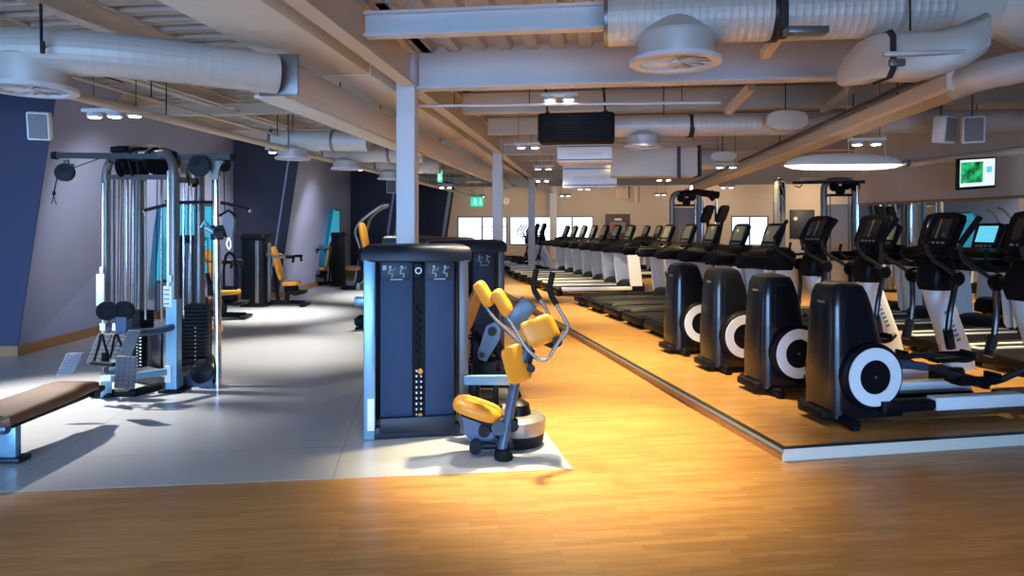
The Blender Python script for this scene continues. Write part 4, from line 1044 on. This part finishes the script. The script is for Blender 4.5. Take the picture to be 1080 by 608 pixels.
def swirl_diffuser(L, c, r, h, neck=True):
    """round ceiling diffuser under a duct; c = centre of its face"""
    x, y, z = c; T = Matrix.Translation((x, y, z))
    m = MB(); m.lathe([(r * .82, .02), (r * .84, .30 * h), (r * .84, .68 * h), (r * .5, h), (0, h)], 36, T); d = L('diffuser_neck', m, 'duct')
    m = MB(); m.ring(r * .78, r, -.012, .022, T, 40); L('rim', m, 'steel_white', d)
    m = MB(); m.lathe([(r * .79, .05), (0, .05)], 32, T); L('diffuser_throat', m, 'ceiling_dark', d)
    m = MB()
    for k in range(14):
        a = 2 * PI * k / 14
        v = MB(); v.box((r * .46, 0, .015), (r * .62, r * .15, .004), 0, Matrix.Rotation(.75, 4, 'X'))
        R_ = T @ Matrix.Rotation(a, 4, 'Z'); m.add([R_ @ p for p in v.v], v.f)
    m.lathe([(r * .14, -.01), (r * .14, .02), (0, .02)], 16, T); L('swirl_vane', m, 'steel_white', d)
DG = 'round spiral ventilation ducts'
# left cross duct with the bend into the room's length
t = thing('ventilation_duct', 'long pale spiral duct bending from the upper left corner along the room with round outlet', 'duct', (-3.7, 5.3, 2.95)); L = Loc(t)
e0 = RM(-2.80, 6.35, 2.95); e1 = RM(-2.80, 21, 2.95)
pa = [Vector((-7.0, 5.28, 2.95)), Vector((-2.95, 5.28, 2.95)), Vector((-2.30, 5.55, 2.95))]
fl = RM(-2.80, 5.72, 2.95)
m = MB(); spiral(m, [(-7.0, 5.25, 2.95), (-3.3, 5.20, 2.95), (fl.x - .01, fl.y, 2.95)], .17, .6, .03, ridge=.002, n_f=20); L('bent_section', m, 'duct', ang=6)
ud = Vector((.124, .992, 0))
m = MB(); m.box(fl + ud * .02, (.37, .03, .37), .03, rotz(RROT)); L('flange', m, 'grey_metal')
m = MB(); spiral(m, [fl + ud * .05, e1], .165, .3, .04, ridge=.002); L('straight_section', m, 'duct', ang=8)
m = MB(); m.box(fl + ud * 2.6 + Vector((-.12, 0, -.17)), (.30, 5.0, .04), .015, rotz(RROT)); L('flat_underside', m, 'duct_board')
swirl_diffuser(L, W(34, 95, 5.3), .315, .34)
m = MB(); m.tube([W(43, 4, 5.0), W(44, 55, 5.0)], .012, 6); m.box(W(45, 50, 5.0), (.025, .02, .09)); m.tube([W(45, 45, 5.0), W(52, 58, 5.2), W(70, 68, 5.5), W(130, 87, 5.9)], .006, 6); L('hanger_rod', m, 'dark_metal')
for d in (7.2, 8.6, 10, 12): hanger(t, RM(-2.8, d, 3.1), 3.195)
# branch ducts crossing to the left wall
for i, (px0, px1, py, Y, r, lab) in enumerate(((288, 372, 148, 10.7, .155, 'short pale branch duct above the left floor, first after the bend, rounded end'), (343, 432, 161, 12.4, .165, 'short pale branch duct above the left floor, second after the bend'), (398, 452, 173, 14.8, .19, 'third pale branch duct partly hidden by the first column'))):
    a, e = W(px0, py, Y), W(px1, py + 1, Y - .1)
    t = thing('branch_duct', lab, 'duct', tuple(a)); L = Loc(t)
    dd = (e - a).normalized()
    m = MB(); spiral(m, [a, e + dd * .25], r, step=.08); L('duct_body', m, 'duct')
    m = MB(); m.tube([a - dd * .02, a + dd * .02], r + .02, 24); m.tube([a.lerp(e, .75), a.lerp(e, .75) + dd * .04], r + .02, 24); L('collar', m, 'grey_metal')
    q = a.lerp(e, .25); swirl_diffuser(L, (q.x, q.y, q.z - r - .13), .27, .2)
    hanger(t, (q.x, q.y, q.z + r))
# boxed duct above the columns
t = thing('rectangular_duct', 'wide beige boxed duct running overhead from the top left beside the columns', 'duct', tuple(RM(-2.72, 2, 3.2)), RROT); L = Loc(t)
for i, (d0, d1) in enumerate(((-3, 1.5), (1.52, 4.2), (4.22, 6.9), (6.92, 9.6), (9.62, 12.3), (12.32, 15), (15.02, 20), (20.02, 27))):
    m = MB(); c = RM(-2.72, (d0 + d1) / 2, 3.39); m.box(c, (.72, d1 - d0 - .004, .38), .008, rotz(RROT)); L('duct_section', m, 'duct_board')
m = MB()
for d in (1.51, 4.21, 6.91, 9.61, 12.31): m.box(RM(-2.72, d, 3.39), (.75, .03, .40), .004, rotz(RROT))
L('joint_flange', m, 'steel_beige')
# long pipes on the left wall
for l, z, r, lab in ((-4.72, 2.80, .045, 'thick cream pipe running high along the left wall'), (-4.9, 3.02, .018, 'thin cream pipe above the thick one along the left wall')):
    m = MB(); m.tube([RM(l, 4.5, z), RM(l, 28, z)], r, 12)
    o = obj('ceiling_pipe', m, 'steel_beige', label=lab, category='pipe')
    k = MB()
    for d in (7, 10, 13, 16, 19, 22): k.cyl(RM(l, d, z), RM(l, d, 3.6), .007, n=6)
    obj('hanger_rod', k, 'dark_metal', o)
# big duct at the upper right
t = thing('ventilation_duct', 'largest silver spiral duct across the upper right with a round swirl outlet below', 'duct', tuple(W(712, 30, 5.5))); L = Loc(t)
zc = 3.31
a = Vector((.765, 5.62, zc)); e = Vector((3.35, 5.30, zc)); dv = (e - a).normalized()
m = MB(); spiral(m, [a, e], .215, step=.02, n=32, ridge=.0035); L('spiral_section', m, 'duct', ang=8)
m = MB(); m.tube([a + dv * 1.30, a + dv * 1.36], .228, 28); L('joint_band', m, 'dark_metal')
m = MB(); m.box(a + dv * 1.33 + Vector((0, -.2, -.05)), (.06, .09, .40), .004); L('joint_bracket', m, 'ceiling_dark')
m = MB(); spiral(m, [e, e + dv * .35], .215, step=.05, n=28); m.tube([e + dv * .35, e + dv * .7 + Vector((0, 0, -.06)), e + dv * 3 + Vector((0, 0, -.06))], [.215, .33, .33], 28); L('reducer', m, 'duct_board')
m = MB(); m.tube([a - dv * .01, a + dv * .02], .225, 28); L('end_cap', m, 'grey_metal')
c = W(712, 66, 5.52)
swirl_diffuser(L, c, .365, .30)
m = MB(); m.loft([[(c.x + x * s, c.y + y * s, c.z + h) for x, y in [(.30 * math.cos(k * PI / 14), .30 * math.sin(k * PI / 14)) for k in range(28)]] for s, h in ((1.0, .17), (1.0, .22), (.35, .42))]); L('outlet_cone', m, 'duct')
hanger(t, (a.x + .5, a.y, zc + .2), 3.62); hanger(t, (e.x, e.y, zc + .2), 3.62)
# plenum box with flange, lower right
t = thing('plenum_box', 'boxed silver duct elbow with dark end flange below the big duct at upper right', 'duct', tuple(W(960, 62, 5.1))); L = Loc(t)
a, e = W(930, 61, 5.15), W(1022, 54, 4.95)
prof = lambda p, hw, hh: [(p.x, p.y + hw * x, p.z + hh * z) for x, z in ((-1, -.7), (-.7, -1), (.7, -1), (1, -.7), (1, .7), (.7, 1), (-.7, 1), (-1, .7))]
m = MB(); m.loft([prof(W(889, 80, 5.5), .10, .06), prof(W(897, 73, 5.45), .16, .12), prof(W(912, 64, 5.3), .16, .165), prof(W(931, 61, 5.15), .16, .165), prof(W(975, 60, 5.05), .16, .165), prof(W(1008, 52, 4.95), .16, .15), prof(W(1030, 38, 4.95), .15, .14)]); L('duct_body', m, 'duct', ang=50)
m = MB(); m.loft([prof(W(929, 61, 5.15), .172, .178), prof(W(932, 61, 5.15), .172, .178)]); L('flange', m, 'ceiling_dark')
m = MB(); m.box(W(975, 56, 4.86), (.55, .05, .03), .006, rotz(-.12)); L('ledge', m, 'duct')
m = MB(); m.box(W(946, 66, 4.84), (.11, .03, .05), .004); L('bracket', m, 'grey_metal')
m = MB(); m.box(W(850, 33, 5.1), (.30, .12, .05), .005); L('damper_box', m, 'grey_metal')
hanger(t, tuple(W(960, 40, 5.1)), 3.62)
# long slanting flat duct along the room on the right
t = thing('flat_duct', 'long beige flat duct with cable rail slanting from right edge towards the end wall', 'duct', tuple(RM(2.875, 8, 2.75))); L = Loc(t)
m = MB()
dirs = [(RM(2.875, d, 2.75)) for d in (5.75, 22)]
ux = Vector((.992, -.124, 0))
def fsec(p): return [tuple(p + ux * x + Vector((0, 0, z))) for x, z in ((-.15, -.05), (-.12, -.075), (.12, -.075), (.15, -.05), (.15, .06), (.10, .09), (-.10, .09), (-.15, .06))]
m.loft([fsec(p) for p in dirs]); L('duct_body', m, 'steel_beige', ang=20)
m = MB(); m.sqtube([RM(2.63, 5.8, 2.82), RM(2.63, 20, 2.82)], .018); m.sqtube([RM(2.63, 5.8, 2.82), RM(2.66, 5.75, 2.95)], .012); L('cable_rail', m, 'dark_metal')
m = MB(); spiral(m, [RM(2.875, 5.9, 2.755), RM(2.89, 5.62, 2.76), RM(3.25, 5.35, 2.80), RM(5.2, 5.3, 2.84)], .115, .25, .05); L('round_section', m, 'duct')
for d in (7.0, 11.3, 15.8): hanger(t, RM(2.875, d, 2.83))
# cross duct by y~130
t = thing('ventilation_duct', 'silver spiral duct crossing behind the big steel beam with small round outlet', 'duct', tuple(W(700, 132, 9.6))); L = Loc(t)
a, e = W(640, 134, 9.75), W(1080, 127, 9.0); dv = (e - a).normalized()
m = MB(); spiral(m, [a, e + dv * 1.5], .15, step=.025, ridge=.003); L('spiral_section', m, 'duct', ang=8)
m = MB(); m.tube([W(725, 133, 9.6), W(730, 133, 9.6)], .165, 24); L('joint_band', m, 'dark_metal')
swirl_diffuser(L, W(678, 155, 9.65), .26, .22)
for px in (700, 900, 1030): hanger(t, tuple(W(px, 122, 9.4)))
# lozenge end plates hung under the ceiling
for px, py, Y, w, h, lab in ((830, 127, 9.0, .54, .26, 'large grey rounded disc outlet on the crossing duct by the flat duct'), (763, 165, 12.2, .46, .17, 'smaller grey rounded disc outlet further back above the dark cable machine')):
    c = W(px, py, Y); t = thing('air_outlet', lab, 'air outlet', tuple(c))
    m = MB(); m.loft([sring(-w / 2 * g, w / 2 * g, h / 2 * g, z, .7, 32) for z, g in ((-.05, .96), (-.03, 1.0), (.02, 1.0), (.04, .97))]); m.v = [Matrix.Rotation(PI / 2, 4, 'X') @ Vector(v) for v in m.v]; obj('cover', m, 'duct_board', t)
    m = MB(); m.cyl((0, .02, 0), (0, .12, 0), .09, n=16); obj('spigot', m, 'duct', t)
    m = MB(); m.cyl((0, .05, .05), (0, .05, 3.62 - c.z), .008, n=6); obj('hanger_rod', m, 'dark_metal', t)
# rectangular duct further back
t = thing('rectangular_duct', 'pale rectangular duct with dark end behind the black box, over the treadmills', 'duct', tuple(W(690, 172, 13.0))); L = Loc(t)
a, e = W(644, 173, 13.1), W(734, 171, 12.9)
m = MB(); m.box((a + e) / 2, ((e - a).length, .5, .54), .02, rotz(math.atan2(e.y - a.y, e.x - a.x))); L('duct_body', m, 'duct_board')
m = MB(); m.box(W(716, 171, 12.62), (.06, .03, .58)); m.box(W(735, 171, 12.9), (.03, .54, .58)); L('flange', m, 'frame_dark')
hanger(t, tuple(W(690, 157, 13))); 
m = MB(); spiral(m, [W(736, 168, 13), W(765, 167, 12.9)], .2, step=.1); L('spiral_section', m, 'duct')
# air conditioning cassettes behind the black box
for (px, py, Y, w, h, lab) in ((617, 163, 11.0, .86, .30, 'white air conditioning cassette with bright slot right under the black box'), (622, 187, 14.3, 1.10, .48, 'second white air conditioning cassette lower behind the black box')):
    c = W(px, py, Y); t = thing('air_conditioner', lab, 'air conditioner', tuple(c), RROT)
    m = MB(); m.box((0, 0, 0), (w, .6, h), .02); obj('casing', m, 'white_plastic', t)
    m = MB(); m.box((0, -.305, -h * .12), (w * .62, .02, h * .2), .004); obj('outlet_slot', m, 'sticker', t)
    m = MB(); m.box((0, -.30, h * .32), (w * .98, .02, .02)); m.box((0, -.30, -h * .38), (w * .98, .02, .02)); obj('trim_line', m, 'grille_grey', t)
    m = MB()
    for s in (-1, 1): m.cyl((s * w * .4, 0, h / 2), (s * w * .4, 0, 3.62 - c.z), .01, n=6)
    obj('hanger_rod', m, 'dark_metal', t)
# black ribbed box
c = W(608, 136, 9.0); t = thing('hanging_heater', 'black ribbed box hanging from two rods under the big beam', 'ceiling unit', tuple(c), RROT)
m = MB(); m.box((0, 0, 0), (.99, .34, .385), .035); obj('casing', m, 'black_rubber', t)
m = MB()
for k in range(9): m.box((0, -.172, -.15 + .0375 * k), (.90, .012, .018), .004)
obj('front_ribs', m, 'black_plastic', t)
m = MB()
for s in (-.38, .38): m.cyl((s, 0, .19), (s - .05, .1, 3.62 - c.z), .012, n=8); m.box((s, 0, .21), (.06, .1, .04), .006)
obj('hanger_rod', m, 'dark_metal', t)
# loudspeakers
for (px, py, Y, w, h, rz, tilt, lab, nm) in ((42, 133, 8.30, .24, .34, .35, .2, 'white framed grey loudspeaker mounted high on the blue left wall', ''), (413, 197, 22.7, .34, .44, .1, .0, 'small white loudspeaker high on the far navy wall', ''),
        (996, 137, 8.4, .24, .33, .45, .1, 'white hanging loudspeaker, the one on the left of the back to back pair', ''), (1026, 137, 8.4, .24, .33, -.45, .1, 'white hanging loudspeaker, the one on the right of the back to back pair', '')):
    c = W(px, py, Y); t = thing('hanging_loudspeaker' if px > 900 else 'loudspeaker', lab, 'loudspeaker', tuple(c), rz)
    R_ = Matrix.Rotation(tilt, 4, 'X')
    m = MB(); m.box((0, 0, 0), (w, .16, h), .02); m.v = [R_ @ v for v in m.v]; obj('cabinet', m, 'white_plastic', t)
    m = MB(); m.box((0, -.082, 0), (w * .82, .012, h * .86), .008); m.v = [R_ @ v for v in m.v]; obj('grille', m, 'grille_grey', t)
    m = MB()
    if px > 900: m.cyl((0, .04, h / 2 - .02), (0, .04, 3.62 - c.z), .012, n=8)
    else: m.tube([(0, .06, 0), (0, .20, 0)], .02, 8)
    obj('bracket', m, 'grey_metal', t)
# spotlight fixtures
FIX = [(121, 120, 7.2, 3, 'triple spotlight bar above the cable station'), (294, 159, 12.0, 2, 'twin spotlight bar hanging below the left branch ducts'), (384, 178, 16.0, 2, 'twin spotlight bar by the left wall pipe, before the first column'),
       (590, 103, 8.4, 2, 'bright twin spotlight hanging above the black ribbed box'), (557, 154, 11.3, 2, 'twin spotlight on the left of the white cassettes'), (573, 177, 15.0, 2, 'twin spotlight beyond the second column, upper one'),
       (572, 190, 18.5, 2, 'twin spotlight beyond the second column, lower one'), (596, 206, 25.0, 2, 'small far twin spotlight above the window band'), (505, 207, 24, 2, 'small far twin spotlight above the green exit sign'), (470, 197, 20, 2, 'twin spotlight beside the far left exit sign'),
       (616, 199, 21.5, 2, 'small far twin spotlight below the second cassette'), (766, 175, 12.6, 2, 'twin spotlight under the flat duct'), (914, 150, 8.9, 2, 'twin spotlight above the long glowing strip light'), (700, 189, 18.0, 2, 'twin spotlight under the pale rectangular duct'),
       (697, 205, 25.0, 2, 'small far twin spotlight over the brown door wall'), (767, 197, 20.0, 2, 'twin spotlight left of the grey cable tower'), (853, 190, 15.5, 2, 'twin spotlight over the bridge bar of the cable towers')]
SPOTS = []
for (px, py, Y, n, lab) in FIX:
    c = W(px, py, Y); t = thing('spotlight', lab, 'spotlight', tuple(c), RROT, 'spotlight bars under the ceiling')
    w = .23 * n
    m = MB(); m.box((0, 0, .035), (w, .13, .04), .012); 
    for k in range(n): m.lathe([(.05, .03), (.075, .0), (.08, -.03), (.07, -.035)], 18, Matrix.Translation((-w / 2 + w * (k + .5) / n, 0, .0)))
    obj('housing', m, 'steel_white', t)
    for k in range(n):
        m = MB(); m.lathe([(.066, -.030), (.05, -.042), (0, -.048)], 16, Matrix.Translation((-w / 2 + w * (k + .5) / n, 0, 0))); obj('bulb', m, 'lamp', t)
    m = MB()
    for s in (-1, 1): m.cyl((s * w * .35, 0, .05), (s * w * .35, 0, 3.62 - c.z), .004, n=6)
    obj('suspension_wire', m, 'dark_metal', t)
    SPOTS.append(c)
# hanging strip light
a, e = W(826, 176, 8.5), W(953, 172, 8.35); ax = (e - a); Ls = ax.length
t = thing('pendant_strip_light', 'long glowing boat shaped strip light hanging on the right', 'lamp', tuple((a + e) / 2), math.atan2(ax.y, ax.x))
m = MB(); rs = []; rs2 = []
for k in range(17):
    u = -1 + k / 8; f = max(.05, math.sqrt(max(0, 1 - (abs(u) ** 3.2)))); x = u * Ls / 2
    rs.append([(x, .075 * f * math.cos(q), .0 + .14 * f * math.sin(q)) for q in [PI * j / 10 for j in range(11)]])
    rs2.append([(x * .985, .066 * f * math.cos(q), -.004 - .06 * f * abs(math.sin(q))) for q in [PI * j / 10 for j in range(11)]])
m.loft(rs); obj('housing', m, 'duct_board', t)
m = MB(); m.loft(rs2); obj('diffuser', m, 'tube_lamp', t)
m = MB(); m.box((Ls / 2 + .03, 0, .01), (.08, .10, .09), .02); obj('end_cap', m, 'grey_metal', t)
m = MB(); m.cyl((Ls * .05, 0, .08), (Ls * .03, 0, 1.27), .006, n=6); m.cyl((Ls * .36, 0, .06), (Ls * .26, 0, 1.27), .006, n=6); obj('suspension_wire', m, 'duct_board', t)
# television on the mirror wall
c = W(1029, 183, 10.2); t = thing('television', 'flat television with green and white picture high above the mirror', 'television', tuple(c), .30)
m = MB(); m.box((0, 0, 0), (.66, .06, .47), .012); m.box((0, .05, 0), (.5, .06, .3), .02); obj('casing', m, 'black_gloss', t)
m = MB(); m.box((0, -.032, .01), (.60, .004, .40)); sc = obj('screen', m, 'screen_white', t)
m = MB(); m.box((-.10, -.0355, .02), (.38, .003, .31)); obj('green_picture', m, 'screen_green', sc)
m = MB(); m.box((.20, -.0355, .05), (.09, .003, .09)); obj('blue_logo', m, 'screen_cyan', sc)
m = MB(); m.tube([(0, .08, 0), (.12, .42, 0)], .03, 8); obj('wall_arm', m, 'black_plastic', t)
t.rotation_euler = (.10, -.07, .18)
# pipe along the top of the mirror wall
m = MB(); m.tube([PL(6.42, -2, 2.72), PL(6.42, 7.6, 2.72)], .06, 12); o = obj('ceiling_pipe', m, 'duct_board', label='pale pipe along the top of the mirror wall behind the television', category='pipe')
m = MB()
for tt in (-1, .8, 2.6, 4.4, 6.2): m.box(PL(6.47, tt, 2.72), (.14, .03, .16), .01, rotz(QROT))
obj('pipe_bracket', m, 'steel_white', o)
# exit signs and far wall bits
def exit_sign(px, py, Y, w, h, lab, two=True):
    c = W(px, py, Y); t = thing('exit_sign', lab, 'sign', tuple(c), RROT)
    m = MB(); m.box((0, 0, 0), (w, .06, h), .01); obj('box', m, 'green_sign', t)
    m = MB(); s = h
    m.lathe([(.07 * s, -.004), (.07 * s, .004)], 12, onY(-.12 * w, -.034, .28 * s)); m.tube([(-.12 * w, -.034, .2 * s), (-.16 * w, -.034, -.04 * s), (-.28 * w, -.034, -.30 * s)], .035 * s, 6); m.tube([(-.16 * w, -.034, -.04 * s), (-.04 * w, -.034, -.14 * s), (-.06 * w, -.034, -.34 * s)], .035 * s, 6); m.tube([(-.24 * w, -.034, .10 * s), (-.12 * w, -.034, .14 * s), (-.02 * w, -.034, .02 * s)], .028 * s, 6)
    obj('running_figure', m, 'white_sign', t)
    m = MB(); m.box((.30 * w, -.034, .05 * s), (.05 * w, .008, .5 * s)); m.tube([(.20 * w, -.034, -.1 * s), (.30 * w, -.034, -.28 * s), (.40 * w, -.034, -.1 * s)], .03 * s, 6); obj('arrow', m, 'white_sign', t)
    m = MB()
    for q in (-1, 1): m.cyl((q * w * .4, 0, h / 2), (q * w * .4, 0, 3.62 - c.z), .006, n=6)
    obj('hanger_rod', m, 'dark_metal', t)
exit_sign(503, 213, 23, .42, .32, 'green emergency exit sign hanging before the window wall')
exit_sign(464, 186, 17, .12, .30, 'narrow green exit sign seen edge on beside the first column')
c = RM(l_at(534), FD - .03, 2.85); t = thing('wall_clock', 'small round pale clock high on the end wall above the windows', 'clock', tuple(c), RROT)
m = MB(); m.lathe([(.17, -.02), (.18, .01), (.16, .03), (.15, .02), (0, .02)], 24, MX); obj('clock_case', m, 'white_plastic', t)
m = MB(); m.box((0, -.028, .04), (.015, .006, .1)); m.box((.035, -.028, 0), (.08, .006, .015)); obj('clock_hands', m, 'black_plastic', t)
c = RM(l_at(656), FD - .16, W(0, 202, 30.5).z); t = thing('wall_vent', 'small beige vent box above the brown door', 'vent', tuple(c), RROT)
m = MB(); m.box((0, 0, 0), (.55, .30, .5), .01); obj('box', m, 'steel_beige', t)
m = MB()
for k in range(5): m.box((0, -.155, -.17 + .085 * k), (.45, .02, .03))
obj('louvre', m, 'oak_trim', t)
m = MB(); m.tube([RM(l_at(670), FD - .16, 3.5), RM(l_at(670), FD - .16, 2.75)], .12, 12); obj('wall_pipe', m, 'steel_beige', label='short beige pipe stub coming down beside the vent box', category='pipe')
c = RM(l_at(846), FD - .04, W(0, 234, 29.5).z - .1); t = thing('notice_board', 'dark square notice board with white spot on the end wall between the cable towers', 'notice board', tuple(c), RROT)
m = MB(); m.box((0, 0, 0), (1.05, .05, 1.3), .01); obj('board', m, 'board_dark', t)
m = MB(); m.lathe([(.09, -.005), (.09, .005)], 20, onY(-.30, -.03, .25)); obj('round_mark', m, 'sticker', t)
# teal screens on the grey panels
def on_panel(k, px, off):
    a, e = A[k] + off, B[k] + off; q = (px - 540) / F
    d = e - a; s = (q * a.y - a.x) / (d.x - q * d.y); return a + d * s
for (k, px0, px1, pxt, y0, y1, lab) in ((0, 166, 226, 174, 217, 288, 'teal lit slanted screen on the grey wall behind the cable station'), (1, 344, 358, 353, 222, 278, 'teal narrow screen on the second grey wall panel')):
    off = Vector((.20, 0)) if k == 0 else Vector((.2, 0))
    p0, p1, pt = [on_panel(k, q, off) for q in (px0, px1, pxt)]
    zt = lambda y, p: EYE - (y - HY) / F * p.y
    c0 = (p0 + p1) / 2
    t = thing('wall_screen', lab, 'screen', (c0.x, c0.y, zt(y1, p0)))
    L = Loc(t)
    zb, zu = zt(y1, p1), zt(y0, p1)
    def P3(p, z, o=0): v = p + Vector((.01 + o, 0)); return (v.x, v.y, z)
    m = MB(); q = [P3(p0, zb), P3(p1, zb), P3(p1, zu), P3(pt, zu)]; q2 = [(x - .05, y, z) for x, y, z in q]
    m.add(q + q2, [(0, 1, 2, 3), (7, 6, 5, 4), (0, 4, 5, 1), (1, 5, 6, 2), (2, 6, 7, 3), (3, 7, 4, 0)]); L('screen', m, 'cyan_screen', smooth=False)
    m = MB(); 
    m.sqtube([P3(p0, zb), P3(p1, zb)], .025); m.sqtube([P3(pt, zu), P3(p1, zu)], .025); m.sqtube([P3(p1, zb), P3(p1, zu)], .025); L('frame', m, 'frame_dark')
    m = MB(); v = P3(p1, zb, -.03); m.cyl(v, (v[0] - .3, v[1], v[2]), .03, n=8); L('wall_bracket', m, 'frame_dark')

for (a, e, r, lab) in ((W(440, 112, 8.5), W(760, 108, 8.3), .018, 'thin grey conduit crossing just behind the big steel beam'), (W(532, 152, 13.2), W(760, 150, 13.0), .02, 'thin grey conduit crossing behind the second column'), (RM(-5.3, 5, 3.34), RM(-5.3, 26, 3.34), .016, 'thin pale conduit along the ceiling over the left grey floor')):
    m = MB(); m.cyl(a, e, r, n=8); o = obj('ceiling_conduit', m, 'steel_white', label=lab, category='conduit')
    k = MB(); L_ = 4
    for i in range(L_): q = a.lerp(e, (i + .5) / L_); k.cyl(q, Vector((q.x, q.y, 3.62)), .006, n=6)
    obj('hanger_rod', k, 'dark_metal', o)
# ================================================================ LIGHT
world = bpy.data.worlds.new('World'); scene.world = world; world.use_nodes = True
bg = world.node_tree.nodes['Background']
bg.inputs['Color'].default_value = (.80, .90, 1.0, 1); bg.inputs['Strength'].default_value = 2.6
def spot(loc, target, power, col=(1, .78, .45), ang=75, blend=.9, size=.06):
    l = bpy.data.lights.new('spot_lamp', 'SPOT'); l.energy = power; l.color = col; l.spot_size = math.radians(ang); l.spot_blend = blend; l.shadow_soft_size = size
    o = bpy.data.objects.new('spot_lamp', l); COL.objects.link(o); o.location = loc
    o.rotation_euler = (Vector(target) - Vector(loc)).to_track_quat('-Z', 'Y').to_euler(); return o
def area(loc, target, power, col, sx, sy, portal=False):
    l = bpy.data.lights.new('area_lamp', 'AREA'); l.shape = 'RECTANGLE'; l.size = sx; l.size_y = sy; l.energy = power; l.color = col
    if portal: l.cycles.is_portal = True
    o = bpy.data.objects.new('area_lamp', l); COL.objects.link(o); o.location = loc
    o.rotation_euler = (Vector(target) - Vector(loc)).to_track_quat('-Z', 'Y').to_euler(); return o
WARM = (1, .80, .44); NEUT = (1, .93, .84); COOL = (.29, .55, 1.0)
al = area((-2.8, YB + .2, 1.4), (-2.8, 6, -.9), 420, COOL, 13.2, 2.0); al.data.spread = math.radians(75)  # added fill lamp standing in for daylight from the front windows
area((-10.5, 4.6, 1.0), (-4, 6.6, .3), 200, (.32, .52, 1.0), 3.4, 1.9)  # added cool fill lamp, set before the added left window
def down(px, py, power, col, ang=70, z=3.0, dx=0, dy=0, blend=.9):
    Y = EYE * F / (py - HY); X = (px - 540) / F * Y
    return spot((X + dx, Y + dy, z), (X, Y, 0), power, col, ang, blend)
# warm pools on the wood
down(600, 470, 1400, WARM, 66, dy=.6)
down(610, 385, 620, WARM, 66)
down(640, 335, 1000, WARM, 75)
down(570, 310, 1200, WARM, 80)
down(735, 410, 800, WARM, 70)
down(1010, 395, 700, WARM, 85, z=3.1)
down(820, 330, 500, WARM, 85)
down(680, 365, 500, WARM, 60)
down(230, 600, 45, WARM, 85)  # added with the next lamp to warm the near wood
down(900, 590, 75, WARM, 85)
# neutral pools over the grey floor
down(50, 430, 1150, NEUT, 62, dx=-1.0, dy=.8)
down(300, 370, 800, NEUT, 60, dy=.6)
down(400, 345, 500, NEUT, 50)
down(290, 332, 1200, NEUT, 62)
down(410, 312, 1200, NEUT, 70)
down(310, 305, 1200, NEUT, 70)
down(560, 480, 330, NEUT, 50, dx=-.5, dy=.9)
# spots added without fixtures to brighten the left panels
for (px, py, Y, pw) in ((90, 280, 10.0, 130), (160, 260, 12.0, 240), (340, 240, 17.5, 300), (225, 230, 14.0, 320)):
    q = W(px, py, Y); spot((q.x + 2.2, q.y - 1.2, 3.0), (q.x - .8, q.y + .3, .7), pw, (.85, .90, 1.0), 72)
spot((.1, 13.6, 3.0), (1.9, 15.0, .4), 300, NEUT, 62)  # added with the next spot to brighten the far treadmill uprights
spot((-.6, 17.5, 3.0), (1.2, 18.8, .4), 300, NEUT, 62)
spot((-.5, 3.3, 3.1), (-.05, 4.85, .4), 170, NEUT, 48)
# wash on the far wall, ceiling bounce
for px in (520, 640, 760, 870):
    p = W(px, 205, 28.5); spot(p, (p.x, 32, 2.2), 170, (1, .76, .48), 120)
for (x, y) in ((.5, 9.5), (3.2, 9.5), (2.2, 14), (5.5, 14), (1, 19), (5, 20)):
    spot((x, y, 3.05), (x, y, 0), 360, WARM, 120)
# up light of the hanging strip
v = scene.view_settings; v.view_transform = 'Standard'; v.look = 'None'; v.gamma = 1; v.exposure = 0.18; v.use_curve_mapping = False
cam = bpy.data.cameras.new('camera'); co = bpy.data.objects.new('camera', cam); COL.objects.link(co)
co.location = (0, 0, EYE); co.rotation_euler = (PI / 2, 0, 0)
cam.sensor_width = 36; cam.sensor_fit = 'HORIZONTAL'; cam.lens = 24.0; cam.shift_y = -(304 - HY) / 1080; cam.clip_start = .05; cam.clip_end = 200
scene.camera = co
